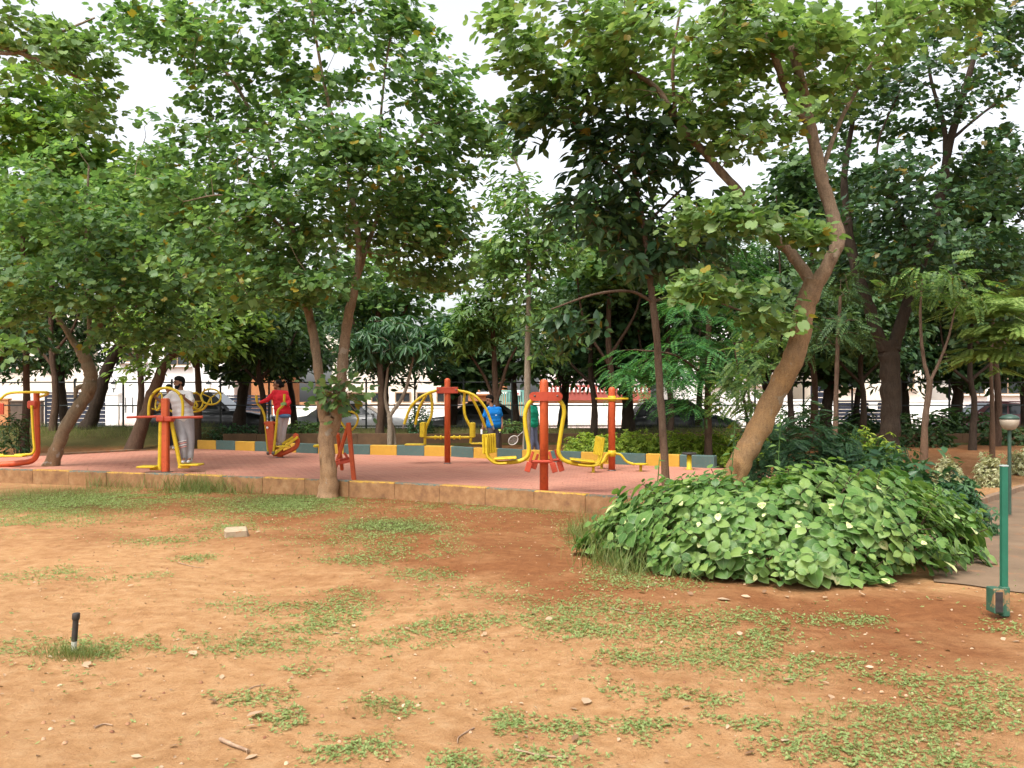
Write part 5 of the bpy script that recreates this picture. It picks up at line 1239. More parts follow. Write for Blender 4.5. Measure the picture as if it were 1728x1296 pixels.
# leaning orange-barked tree on the right
d = 10.5
tree('leaning orange barked tree rising behind the variegated bush',
     [[(1222, 905, d, 46.08), (1240, 800, d, 40.32), (1270, 735, d, 38.88), (1306, 665, d, 37.44), (1342, 592, d - .1, 36.72), (1362, 520, d - .1, 34.56), (1374, 470, d - .1, 33.84)],
      [(1370, 490, d - .1, 25.92), (1396, 438, d - .1, 23.04), (1411, 398, d - .1, 22.32), (1398, 345, d, 21.6), (1380, 280, d, 20.88), (1366, 205, d + .1, 18.72), (1348, 120, d + .1, 16.56), (1325, 40, d + .2, 14.4), (1308, -60, d + .2, 10.08)],
      [(1366, 210, d + .1, 12.96), (1335, 170, d, 12.96), (1312, 110, d - .1, 12.24), (1292, 40, d - .1, 10.8), (1272, -50, d - .2, 8.64)],
      [(1372, 480, d - .1, 21.6), (1335, 430, d + .1, 18), (1298, 392, d + .1, 15.84), (1246, 322, d + .2, 14.4), (1192, 262, d + .3, 13.68), (1142, 205, d + .3, 12.24), (1108, 150, d + .4, 9.36), (1050, 115, d + .5, 7.2), (985, 95, d + .6, 4.32), (900, 80, d + .6, 2.16)],
      [(1385, 290, d, 8.64), (1420, 200, d + .6, 7.2), (1470, 110, d + 1, 5.76), (1530, 20, d + 1.3, 3.6)],
      [(1140, 205, d + .3, 7.2), (1135, 110, d, 5.76), (1150, 0, d - .2, 3.6)]],
     [(1225, 365, d - .7, 85, 26, .6, 15), (1375, 385, d - .8, 80, 24, .5, 7), (1175, 482, d - .6, 85, 26, .5, 12), (1290, 520, d - .5, 50, 34, .4, 5), (1180, 110, d, 230, 105, 2.0, 62), (990, 70, d, 140, 80, 1.7, 40),
      (1255, 215, d - .3, 85, 55, 1.0, 18), (1440, 70, d + .3, 130, 80, 1.8, 30), (1560, 40, d + 1, 120, 60, 1.6, 22), (880, 50, d + .2, 60, 40, .8, 9), (900, 150, d + .4, 50, 45, .7, 9), (1300, 60, d - .3, 110, 60, 1, 18)],
     T_BAU, 0.105, L_BAU_L, B_T2, per=36, crad=0.34, singles=300, nring=16, tilt=0.45)

# slim tree with large dark leaves
d = 11.6
tree('slim straight tree with large drooping dark leaves beside the waist twister',
     [[(1128, 885, d, 15.3), (1123, 785, d, 13.6), (1113, 650, d, 12.75), (1104, 525, d, 12.32), (1098, 470, d, 11.05), (1089, 395, d, 9.35), (1073, 305, d, 7.65), (1060, 200, d, 5.95), (1050, 120, d, 4.25)],
      [(1102, 510, d, 5.95), (1062, 492, d - .2, 5.1), (1000, 498, d - .4, 4.25), (930, 522, d - .5, 2.55)],
      [(1104, 508, d, 5.95), (1150, 496, d + .2, 5.1), (1205, 508, d + .3, 4.25), (1262, 528, d + .3, 2.55)],
      [(1080, 340, d, 5.1), (1020, 270, d, 4.25), (960, 200, d, 3.4), (890, 165, d, 2.55)], [(1088, 380, d, 5.1), (1150, 320, d + .2, 4.25), (1190, 290, d + .3, 2.55)]],
     [(1060, 245, d, 115, 105, 1.1, 52), (955, 190, d - .1, 105, 55, .9, 28), (1015, 370, d, 95, 55, .9, 30), (1150, 400, d + .4, 105, 65, 1.0, 34), (955, 540, d - .4, 55, 26, .35, 8), (1080, 440, d, 60, 30, .6, 8)],
     T_OBLW, 0.20, L_DARK, B_T3, per=18, crad=0.26, flat=0.9, singles=300, tilt=0.6, hang=0.5, nring=12)

# lichen-spotted tree at the left, on the court
d = 18.9
tree('left tree with crooked lichen spotted trunk growing through the court',
     [[(82, 786, d, 22.1), (98, 750, d, 21.25), (118, 712, d, 21.25), (138, 682, d, 21.25), (150, 655, d, 22.1), (151, 630, d, 21.25), (143, 605, d, 20.4), (136, 588, d, 18.7)],
      [(140, 600, d, 13.6), (160, 560, d, 11.9), (188, 515, d - .2, 10.2), (215, 460, d - .3, 7.65), (250, 390, d - .3, 5.1)],
      [(137, 595, d, 11.9), (112, 560, d + .1, 9.35), (90, 520, d + .2, 7.65), (70, 450, d + .2, 5.1)], [(150, 575, d, 8.5), (150, 500, d, 6.8), (145, 400, d, 5.1), (150, 280, d, 3.4)],
      [(146, 650, d, 8.5), (130, 655, d - .05, 7.65), (127, 672, d - .08, 5.1)]],
     [(140, 420, d - .3, 170, 115, 2.4, 84), (300, 360, d, 110, 105, 2.3, 52), (60, 320, d, 100, 100, 2, 36), (110, 480, d - 2, 130, 45, 1.2, 26), (270, 560, d - .6, 100, 38, 1.4, 20), (40, 530, d - .8, 70, 40, 1, 10), (300, 470, d - 1.0, 90, 60, 1.5, 24)],
     T_BAUS, 0.135, L_BAU, B_LIC, per=40, crad=0.5, singles=300, nring=12)

# overhanging branch, top left, of a tree outside the picture
d = 14.0
tree('tree outside the left edge whose bare branch reaches into the top corner',
     [[(-330, 850, d, 50), (-320, 600, d, 44), (-300, 350, d, 38), (-250, 180, d, 28), (-150, 100, d, 18), (-40, 70, d, 11), (60, 100, d, 8), (130, 130, d, 5)],
      [(-60, 75, d, 9), (20, 90, d, 7), (90, 60, d, 5), (160, 30, d, 3)], [(-240, 170, d, 20), (-200, 20, d, 14), (-180, -150, d, 9)]],
     [(50, 40, d, 110, 45, 1.2, 26), (130, 100, d, 80, 50, .9, 14), (160, 190, d + .4, 40, 40, .6, 6), (-120, 40, d, 120, 90, 1.5, 30), (0, 590, d + .5, 25, 22, .3, 3)],
     T_BAU, 0.13, L_BAU_L, B_T1, per=26, crad=0.38)

# trees of the court's far side
d = 24.0
tree('small tree with whorled leaves and forking stems behind the man in blue',
     [[(840, 752, d, 13), (839, 700, d, 11), (836, 640, d, 10), (832, 560, d, 8), (828, 480, d, 5)], [(838, 690, d, 6), (820, 640, d + .2, 5), (795, 600, d + .3, 4)], [(838, 680, d, 6), (855, 620, d - .2, 5), (872, 585, d - .2, 3)]],
     [(818, 530, d, 62, 60, 1.2, 44), (845, 440, d, 42, 36, 1, 20), (790, 570, d, 36, 34, .8, 14)], T_WH, 0.30, L_MID, B_BR, per=5, crad=0.45, flat=0.6, tilt=0.35)
d = 21.9
tree('tall pale slender tree reaching into the sky gap in the middle',
     [[(890, 772, d, 13), (890, 660, d, 11.5), (892, 540, d, 9), (892, 420, d, 7), (884, 310, d, 4.5), (856, 245, d, 2.5)]],
     [(895, 460, d, 60, 95, 1.2, 56), (868, 340, d, 48, 46, 1, 34), (850, 255, d, 26, 26, .5, 10), (925, 560, d, 40, 46, .8, 20), (930, 400, d, 60, 50, 1.2, 36), (850, 430, d, 45, 45, 1, 26)], T_OBLW, 0.22, L_MID, B_PALE, per=16, crad=0.42, flat=0.7)
d = 24.0
tree('low branching frangipani with long pointed leaves right of the forked trunk',
     [[(657, 752, d, 9), (658, 715, d, 9), (657, 700, d, 9)], [(657, 702, d, 7), (650, 670, d, 5), (655, 620, d, 4)], [(658, 702, d, 7), (680, 670, d, 6), (690, 640, d, 5), (700, 590, d, 3)], [(666, 752, d + .1, 7), (664, 725, d + .1, 6), (657, 705, d, 6)]],
     [(670, 575, d, 78, 40, 1.2, 44), (620, 600, d, 30, 30, .6, 10), (725, 565, d, 36, 26, .6, 12)], T_WHN, 0.36, L_SHRUB, B_PALE, per=4, crad=0.4, flat=0.5, tilt=0.3)
d = 19.9
tree('straight thin tree with feathery layered fronds right of the slim tree',
     [[(1196, 770, d, 12), (1195, 640, d, 10.5), (1197, 520, d, 8.5), (1202, 430, d, 6), (1205, 350, d, 3)], [(1196, 640, d, 5), (1140, 600, d - .3, 4), (1070, 590, d - .5, 2.5)], [(1196, 610, d, 5), (1240, 580, d - .2, 4), (1290, 570, d - .3, 2.5)]],
     [(1150, 610, d, 125, 42, 1.7, 46), (1090, 640, d - .3, 60, 30, .9, 14), (1230, 570, d, 70, 40, 1.3, 20), (1200, 500, d, 90, 60, 1.6, 34), (1165, 680, d, 50, 20, 1, 12), (1225, 400, d + .3, 70, 60, 1.3, 22)], T_FR, 0.46, L_FERN, B_BR, per=6, crad=0.5, flat=0.22, tilt=0.18, hang=0.3)
d = 14.2
tree('young tree with pale pinnate leaves left of the leaning trunk',
     [[(1268, 800, d, 6), (1262, 720, d, 5), (1250, 650, d, 4), (1240, 590, d, 2.5)]],
     [(1262, 640, d, 42, 70, .7, 26), (1290, 570, d, 36, 36, .6, 12)], T_FRN, 0.26, L_MID, B_BR, per=5, crad=0.24, flat=0.6)

# right-hand group
d = 17.0
tree('massive dark twin stemmed tree on the right',
     [[(1496, 792, d, 36.96), (1499, 740, d, 32.48), (1502, 680, d, 32.48), (1502, 620, d, 32.48), (1498, 575, d, 31.36)],
      [(1492, 590, d, 20.16), (1470, 530, d, 19.04), (1448, 465, d, 17.92), (1432, 390, d, 15.68), (1425, 300, d + .2, 11.2), (1440, 200, d + .4, 6.72)],
      [(1508, 590, d, 22.4), (1530, 520, d, 20.16), (1552, 450, d, 19.04), (1574, 380, d, 17.36), (1590, 310, d, 15.12), (1606, 225, d, 12.88), (1634, 125, d, 10.08), (1668, 10, d, 7.28), (1690, -80, d, 4.48)],
      [(1596, 290, d, 8.96), (1592, 210, d, 7.84), (1572, 140, d, 5.6), (1560, 50, d, 3.36)], [(1556, 440, d, 7.84), (1500, 330, d - .3, 5.6), (1480, 250, d - .5, 3.92), (1520, 150, d - .5, 2.24)], [(1600, 240, d, 5.6), (1660, 190, d + .2, 4.48), (1720, 150, d + .3, 2.8)]],
     [(1480, 340, d, 120, 85, 2.2, 58), (1660, 310, d + .4, 90, 80, 2.2, 36), (1550, 150, d, 120, 75, 2.2, 38), (1690, 80, d, 80, 80, 2, 26), (1500, 440, d + .4, 140, 55, 2.2, 46), (1670, 430, d + .6, 80, 50, 2, 24), (1430, 180, d + .4, 70, 60, 1.6, 18)],
     T_BAUS, 0.13, L_DARK, B_DK, per=34, crad=0.5, nring=14)
d = 15.6
tree('slim bare stemmed sapling with a high Y fork on the right',
     [[(1556, 790, d, 12), (1561, 720, d, 11), (1567, 660, d, 10), (1569, 640, d, 10)], [(1568, 645, d, 7), (1558, 600, d, 6), (1553, 540, d, 5), (1556, 470, d, 3)], [(1570, 643, d, 6), (1585, 610, d, 5), (1600, 570, d, 4), (1612, 520, d, 2.5)]],
     [(1560, 470, d, 60, 35, .9, 14), (1615, 500, d, 30, 24, .5, 6)], T_FRN, 0.28, L_MID, B_T3, per=7, crad=0.35, flat=0.5)
d = 18.6
tree('slim tree with bright yellow green foliage at the right edge',
     [[(1674, 760, d, 8.4), (1674, 690, d, 7), (1672, 620, d, 5.6), (1676, 540, d, 4.2), (1680, 480, d, 2.1)]],
     [(1668, 515, d - 2.2, 62, 14, .8, 22), (1690, 555, d - 2.4, 48, 12, .7, 18), (1680, 595, d - 2, 50, 14, .8, 16), (1700, 500, d, 40, 30, 1, 12)], frond(9, 0.24, 0.30, 0.08), 0.36, L_LIME, B_T3, per=9, crad=0.42, flat=0.10, tilt=0.12, hang=0.1)
d = 16.5
tree('thin dark stem between the leaning tree and the massive twin stem',
     [[(1407, 770, d, 9), (1410, 690, d, 8), (1413, 600, d, 7), (1418, 500, d, 5)]], [(1400, 560, d, 60, 40, 1, 18), (1410, 470, d, 50, 36, .9, 12)], T_FR, 0.36, L_BACK, B_T3, per=6, crad=0.42, flat=0.4)

# dark trunks by the fence on the left
tree('dark leaning trunk on the grass bank behind the lichen trunk',
     [[(147, 727, 28.0, 22.1), (162, 690, 28.0, 21.25), (180, 640, 28.0, 19.55), (205, 590, 28.0, 17), (240, 540, 28, 11.9), (260, 470, 28, 7.65)]],
     [(230, 500, 28, 90, 70, 2.4, 50), (190, 420, 28, 100, 80, 2.4, 46)], T_OBLW, 0.26, L_BACK, B_DK, per=26, crad=0.7)
tree('brown trunk leaning right behind the pendulum swing',
     [[(222, 752, 24.6, 24), (245, 700, 24.6, 20.8), (262, 650, 24.6, 18.4), (285, 605, 24.6, 14.4), (330, 570, 24.6, 9.6), (370, 520, 24.6, 5.6)]],
     [(310, 570, 24.6, 90, 40, 1.6, 46), (370, 520, 24.6, 90, 70, 1.8, 60), (260, 540, 24.6, 90, 40, 1.6, 26), (230, 622, 24.4, 40, 16, .8, 6)], T_OBLW, 0.22, L_BAU_Y, B_BR, per=24, crad=0.6, flat=0.4)
tree('straight dark tree at the far left behind the air walker',
     [[(40, 745, 24, 12.6), (44, 660, 24, 11.2), (42, 560, 24, 9.8), (38, 450, 24, 7.7), (40, 330, 24, 4.9)]],
     [(70, 200, 25, 110, 85, 2.4, 72), (40, 380, 24.5, 90, 80, 2, 40), (160, 290, 26, 60, 50, 1.6, 22)], T_BAUS, 0.22, L_BAU_Y, B_BR, per=30, crad=0.62)

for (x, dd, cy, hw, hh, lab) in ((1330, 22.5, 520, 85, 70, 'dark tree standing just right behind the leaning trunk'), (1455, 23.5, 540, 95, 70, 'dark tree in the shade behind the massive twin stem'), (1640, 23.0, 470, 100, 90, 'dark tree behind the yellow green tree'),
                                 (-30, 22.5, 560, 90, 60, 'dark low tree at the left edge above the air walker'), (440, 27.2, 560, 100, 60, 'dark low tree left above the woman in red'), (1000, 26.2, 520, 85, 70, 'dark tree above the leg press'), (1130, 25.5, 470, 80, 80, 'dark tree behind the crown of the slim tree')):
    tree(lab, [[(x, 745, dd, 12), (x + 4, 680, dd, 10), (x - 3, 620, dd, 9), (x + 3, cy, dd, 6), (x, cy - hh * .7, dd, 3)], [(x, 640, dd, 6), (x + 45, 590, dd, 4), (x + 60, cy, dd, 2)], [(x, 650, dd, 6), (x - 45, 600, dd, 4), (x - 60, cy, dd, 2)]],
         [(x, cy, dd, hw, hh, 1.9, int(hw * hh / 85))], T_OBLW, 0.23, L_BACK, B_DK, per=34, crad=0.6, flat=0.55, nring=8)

for (x, dd, cy, hw, hh, lab, lf) in ((235, 27.0, 350, 100, 90, 'bright green tree filling the gap left of the forked tree', L_BAU_Y), (90, 27.6, 310, 110, 100, 'bright green tall tree behind the lichen trunk', L_BAU_Y), (330, 26.0, 440, 110, 80, 'green tree behind the left half of the forked crown', L_BAU),
                                     (1370, 25.0, 330, 90, 90, 'dark tall tree glimpsed behind the leaning limbs', L_BACK), (1680, 25.0, 330, 80, 90, 'dark tall tree behind the right edge crowns', L_BACK), (1030, 24.6, 420, 80, 80, 'mid green tree behind the slim dark leaved tree', L_MID), (640, 27.0, 480, 100, 60, 'green tree behind the right half of the forked crown', L_BAU)):
    tree(lab, [[(x, 735, dd, 13), (x + 4, 660, dd, 11), (x - 3, 560, dd, 9), (x + 3, cy, dd, 6), (x, cy - hh * .7, dd, 3)], [(x, 600, dd, 6), (x + 45, 520, dd, 4), (x + 60, cy, dd, 2)], [(x, 620, dd, 6), (x - 45, 540, dd, 4), (x - 60, cy, dd, 2)]],
         [(x, cy, dd, hw, hh, 2.2, int(hw * hh / 105))], T_BAUS, 0.21, lf, B_BR, per=34, crad=0.62, flat=0.5, nring=8)

# ------------------------------------------------------------------ trees along the fence and street
BACK = [  # trunk x, depth, crown centre y, half width, half height, lean, what sets it apart
    (-40, 30.0, 500, 130, 140, 10, 'dark street tree at the left edge behind the air walker'),
    (110, 31.0, 510, 120, 130, -10, 'dark street tree above the navy louvred gate'),
    (400, 30.4, 535, 120, 110, 20, 'dark street tree above the black car'),
    (500, 31.2, 530, 110, 115, -18, 'dark street tree behind the woman in red'),
    (648, 28.9, 565, 100, 75, 6, 'dark street tree with straight trunk behind the frangipani'),
    (760, 31.0, 590, 75, 55, 10, 'low street tree behind the chest press'),
    (872, 29.6, 570, 60, 60, -8, 'thin stemmed street tree behind the man in blue'),
    (948, 30.0, 550, 100, 100, 12, 'broad dark street tree behind the leg press'),
    (1062, 28.0, 535, 110, 110, -6, 'thick trunked dark tree right of the waist twister'),
    (1178, 31.0, 515, 115, 130, 8, 'dark street tree behind the feathery tree'),
    (1300, 30.4, 500, 115, 145, -12, 'dark street tree behind the leaning trunk'),
    (1392, 28.6, 530, 95, 120, 10, 'dark fence side tree left of the massive twin stem'),
    (1440, 28.9, 500, 95, 140, 16, 'dark forked fence side tree close to the massive twin stem'),
    (1530, 30.4, 520, 95, 130, -8, 'thin dark tree behind the slim bare sapling'),
    (1610, 30.0, 540, 100, 110, 4, 'dark tree left of the yellow green tree'),
    (1730, 30.0, 520, 120, 140, -8, 'dark street tree at the right edge')]
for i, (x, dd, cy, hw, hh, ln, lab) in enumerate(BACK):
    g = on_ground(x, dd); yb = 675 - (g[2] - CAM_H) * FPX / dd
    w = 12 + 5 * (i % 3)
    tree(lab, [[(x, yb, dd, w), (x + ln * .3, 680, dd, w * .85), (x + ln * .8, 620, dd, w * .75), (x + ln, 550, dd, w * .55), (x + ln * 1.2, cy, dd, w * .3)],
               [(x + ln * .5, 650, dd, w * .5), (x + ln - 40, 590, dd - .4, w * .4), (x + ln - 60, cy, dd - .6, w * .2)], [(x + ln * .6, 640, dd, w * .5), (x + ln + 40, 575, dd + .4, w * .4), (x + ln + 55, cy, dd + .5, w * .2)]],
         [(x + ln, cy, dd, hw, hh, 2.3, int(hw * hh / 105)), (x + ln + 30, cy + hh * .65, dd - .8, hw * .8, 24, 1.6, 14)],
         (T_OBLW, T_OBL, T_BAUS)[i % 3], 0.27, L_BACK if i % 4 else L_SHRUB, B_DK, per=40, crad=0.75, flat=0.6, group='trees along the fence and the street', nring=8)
# far trees over the houses
FARS = [(60, 62, 430, 130, 60, 'far tree over the cream house at left'), (330, 60, 470, 120, 60, 'far tree over the tall white house'), (560, 64, 520, 110, 50, 'far tree over the low cream house'), (1010, 62, 520, 120, 50, 'far tree over the red balcony house'),
        (1250, 60, 470, 130, 60, 'far tree over the hidden white house'), (1480, 62, 480, 120, 60, 'far tree over the cream house at right'), (1680, 60, 470, 120, 60, 'far tree over the white house at far right')]
for i, (x, dd, cy, hw, hh, lab) in enumerate(FARS):
    tree(lab, [[(x, 735, dd, 9), (x + 3, 640, dd, 7), (x, cy, dd, 4)]], [(x, cy, dd, hw, hh, 3.5, 70)], T_OBLW, 0.5, L_MID, B_DK, per=30, crad=1.5, flat=0.6, group='far trees above the houses', nring=7)

# ------------------------------------------------------------------ shrubs
def shrub(label, base, rad, h, tm, size, lmat, n, name='shrub', stems=7, group=None, boxy=0.5, top=1.0, cat='shrub', tilt=0.5):
    base = np.asarray(base, float); t = thing(name, base, label, cat, group)
    q = rng.normal(size=(n, 3)); q[:, 2] = np.abs(q[:, 2]); q /= np.linalg.norm(q, axis=1, keepdims=True)
    q /= np.maximum(np.abs(q).max(1, keepdims=True), 1e-6) ** boxy
    lump = 1 + 0.16 * np.sin(q[:, 0] * 5 + base[0] * 3) * np.cos(q[:, 1] * 4 + base[1]) + 0.12 * np.sin(q[:, 0] * 11 + q[:, 1] * 9 + base[0])
    rr = (0.45 + 0.55 * rng.random((n, 1)) ** 0.5) * lump[:, None]
    P = base + q * rr * np.array([rad[0], rad[1], h]); P[:, 2] = np.maximum(P[:, 2], base[2] + 0.03)
    nrm = UP * 0.7 + q * 0.6 + rng.normal(0, tilt, (n, 3)); hd = q + rng.normal(0, 0.6, (n, 3))
    part(t, 'stem', B_BR, lambda m: [m.tube([base + np.array([rng.normal() * rad[0] * .25, rng.normal() * rad[1] * .25, -0.05]), base + np.array([rng.normal() * rad[0] * .4, rng.normal() * rad[1] * .4, h * .5]), base + np.array([rng.normal() * rad[0] * .5, rng.normal() * rad[1] * .5, h * .85])], [0.012, 0.009, 0.005], 5) for _ in range(stems)])
    o = obj_from(scatter_mesh('foliage', tm, P, basis(nrm, hd), size * rng.uniform(.6, 1.25, n), lmat, base), 'foliage', (0, 0, 0), t); o['kind'] = 'stuff'
    return t
HG = 'yellow green hedge shrubs beyond the back kerb'
for (x, dd, rx_, ry_, h, lab) in ((995, 21.6, .62, .5, .62, 'leftmost hedge shrub by the dirt opening'), (1065, 21.0, .75, .55, .72, 'hedge shrub behind the waist twister post'), (1140, 20.9, .65, .55, .66, 'hedge shrub behind the slim straight trunk'), (1200, 20.6, .55, .5, .66, 'hedge shrub behind the feathery tree trunk'), (1262, 20.2, .7, .5, .62, 'rightmost hedge shrub beside the leaning trunk')):
    shrub(lab, on_ground(x, dd), (rx_, ry_), h, T_WH, 0.10, L_HEDGE, 900, group=HG)
shrub('tall dark rounded shrub right behind the leaning trunk', on_ground(1345, 13.6), (0.95, 0.7), 1.30, T_FRN, 0.17, L_SHRUB, 1500)
shrub('dark shrub below the twin stemmed tree', on_ground(1440, 13.8), (0.85, 0.6), 0.98, T_FRN, 0.17, L_SHRUB, 1100)
shrub('bright green low shrub in front of the twin stemmed tree', on_ground(1468, 14.8), (0.5, 0.4), 0.98, T_WH, 0.11, L_HEDGE, 520)
shrub('dark glossy shrub at the right end of the variegated bush', on_ground(1590, 11.0), (0.48, 0.5), 0.62, T_WH, 0.13, L_SHRUB, 620)
shrub('dark leafy shrub behind the variegated bush', on_ground(1515, 11.3), (0.7, 0.5), 0.86, T_OBLW, 0.15, L_SHRUB, 1100)
shrub('cream variegated bush left of the slim yellow green tree', on_ground(1599, 16.6), (0.24, 0.22), 0.50, T_WH, 0.085, L_CREAM, 300, name='pale_bush')
shrub('cream variegated bush below the slim yellow green tree', on_ground(1668, 16.4), (0.24, 0.22), 0.58, T_WH, 0.085, L_CREAM, 320, name='pale_bush')
shrub('faded cream bush behind the garden lamp', on_ground(1724, 18.6), (0.24, 0.22), 0.5, T_WH, 0.085, L_CREAM, 260, name='pale_bush')
shrub('dark bush on the bed left of the chest press', on_ground(710, 26.9), (0.36, 0.32), 0.85, T_OBLW, 0.10, L_SHRUB, 700)
shrub('dark bush at the foot of the far left tree', on_ground(24, 23.2), (0.40, 0.4), 1.15, oblong(0.12), 0.17, L_BACK, 420)
shrub('spiky dark agave bush under the fence on the right', on_ground(1455, 27.4), (0.42, 0.4), 0.75, oblong(0.06, 0.2), 0.5, L_BACK, 160, boxy=0.0, tilt=0.2)
shrub('spiky dark bush under the fence behind the sapling', on_ground(1588, 27.4), (0.42, 0.4), 0.75, oblong(0.06, 0.2), 0.5, L_BACK, 160, boxy=0.0, tilt=0.2)
shrub('low green plants on the bed right of the black car', on_ground(400, 27.3), (0.9, 0.4), 0.42, T_OBLW, 0.12, L_SHRUB, 700)
shrub('low green plants on the bed below the white car', on_ground(520, 27.4), (0.8, 0.4), 0.40, T_OBLW, 0.12, L_MID, 600)
shrub('low weeds on the bed behind the man in blue', on_ground(862, 27.2), (0.7, 0.4), 0.36, T_OBLW, 0.11, L_MID, 520)

# ------------------------------------------------------------------ big variegated bush in front
bc = np.array([2.72, 9.05, 0.0]); brx, bry, bh = 1.90, 1.42, 0.82
t = thing('variegated_bush', bc, 'large low bush with broad green and cream blotched leaves in the right foreground', 'bush')
def dome(u, v): 
    """angle round the bush, height fraction -> point on its lumpy skin"""
    e = 0.55; cz = np.sin(v * math.pi / 2) ** 0.8; rr = np.cos(v * math.pi / 2) ** e
    lump = 1 + 0.07 * np.sin(3 * u + 0.8) + 0.05 * np.sin(7 * u + 9 * v) + 0.04 * np.sin(13 * u - 5 * v)
    return np.stack([bc[0] + brx * rr * np.cos(u) * lump, bc[1] + bry * rr * np.sin(u) * lump, 0.06 + bh * cz * (0.92 + 0.10 * np.sin(2.3 * u + 1) + 0.05 * np.sin(9 * u + 4 * v)) * np.where(np.cos(u) < -0.3, 1 - 0.25 * (-np.cos(u) - 0.3) * rr, 1)], 1)
nr = 680
u = rng.uniform(0, 2 * math.pi, nr); v = rng.random(nr) ** 1.45
skin = dome(u, v); dep = rng.random(nr) ** 2 * 0.25 - 0.10 * (rng.random(nr) < 0.25)
inn = (bc + UP * 0.22) - skin; inn /= np.linalg.norm(inn, axis=1, keepdims=True)
ends = skin + inn * dep[:, None]; ends[:, 2] = np.maximum(ends[:, 2], 0.05)
Pb, Nb, Hb, Sb, SH = [], [], [], [], []
for c, o_ in zip(ends, -inn):
    g_dir = unit(np.array([o_[0], o_[1], 0.0]) * 0.75 + UP * (0.35 + 0.8 * max(o_[2], 0)) + rng.normal(0, 0.22, 3)); sz = rng.choice([0.085, 0.12, 0.15, 0.185], p=[.18, .30, .32, .20])
    e1 = unit(np.cross(g_dir, np.array([0.3, 1, 0.2]))); e2 = np.cross(g_dir, e1); a0 = rng.random() * 6.28
    SH.append((c - g_dir * 0.26, c))
    for lev in range(4):                        # pairs of leaves up the shoot, small ones at the tip
        node = c - g_dir * (0.065 * lev); k = 2 if lev else 3
        for j in range(k):
            a = a0 + lev * 1.57 + 2 * math.pi * j / k + rng.normal(0, .25); r = math.cos(a) * e1 + math.sin(a) * e2
            h_ = r * 0.9 + g_dir * (0.55 - 0.22 * lev) + rng.normal(0, .14, 3) - UP * (0.05 + 0.22 * lev * rng.random())
            Pb.append(node + r * 0.02); Hb.append(h_); Nb.append(g_dir * 0.9 + UP * 0.35 - r * 0.1 + rng.normal(0, 0.22, 3)); Sb.append(sz * (0.62, 0.95, 1.05, 1.0)[lev] * rng.uniform(0.75, 1.2))
Pb, Nb, Hb, Sb = np.array(Pb), np.array(Nb), np.array(Hb), np.array(Sb)
Rb = basis(Nb, Hb)
tips = Pb + np.einsum('nij,j->ni', Rb, np.array([0, 1.0, 0])) * Sb[:, None]; low = tips[:, 2] < 0.03; Pb[low, 2] += 0.03 - tips[low, 2]
pk = pick_front(Pb, Sb, 300); keep = np.ones(len(Pb), bool); keep[pk] = False
var = rng.random(len(pk)) < 0.20
leaf_objects(T_OVA, Pb[pk][~var], Rb[pk][~var], Sb[pk][~var], L_BUSH, t); leaf_objects(T_OVA, Pb[pk][var], Rb[pk][var], Sb[pk][var], L_VAR, t)
o = obj_from(scatter_mesh('foliage', T_OVA, Pb[keep], Rb[keep], Sb[keep], L_BUSH, bc), 'foliage', (0, 0, 0), t); o['kind'] = 'stuff'
st_ = part(t, 'stems', B_BR, lambda m: [m.tube([[bc[0] + (a[0] - bc[0]) * .7, bc[1] + (a[1] - bc[1]) * .7, -0.03], [bc[0] + (a[0] - bc[0]) * .85, bc[1] + (a[1] - bc[1]) * .85, a[2] * .5], a, e_], [0.009, 0.008, 0.006, 0.004], 5, cap=False) for a, e_ in SH[::2]]); st_['kind'] = 'stuff'
# tall weeds standing out of the bush
for (x, y0, y1, dd, lab) in ((1232, 800, 712, 9.9, 'tall thin weed left of the leaning trunk'), (1310, 800, 690, 9.9, 'tall branching weed right of the leaning trunk'), (1105, 815, 770, 9.4, 'small seedling stem above the left of the bush')):
    a, e = W(x - 10, y0 + 60, dd), W(x + 8, y1, dd); t = thing('tall_weed', [a[0], dd, 0], lab, 'weed')
    part(t, 'stem', L_MID, lambda m: m.tube(smooth_path([[a[0], dd, 0.0], (a + e) / 2 + np.array([0.03, 0, 0]), e], 5), [0.006] * 10 + [0.003], 5))
    for k in range(9):
        s_ = 0.35 + 0.65 * k / 9; p_ = a + (e - a) * s_; ang = k * 2.4
        leaf_objects(T_OBLW, [p_], basis(np.array([[0, -.3, 1.0]]), np.array([[math.cos(ang), math.sin(ang), -0.1]])), [0.13 * (1.2 - 0.6 * s_)], L_MID, t)

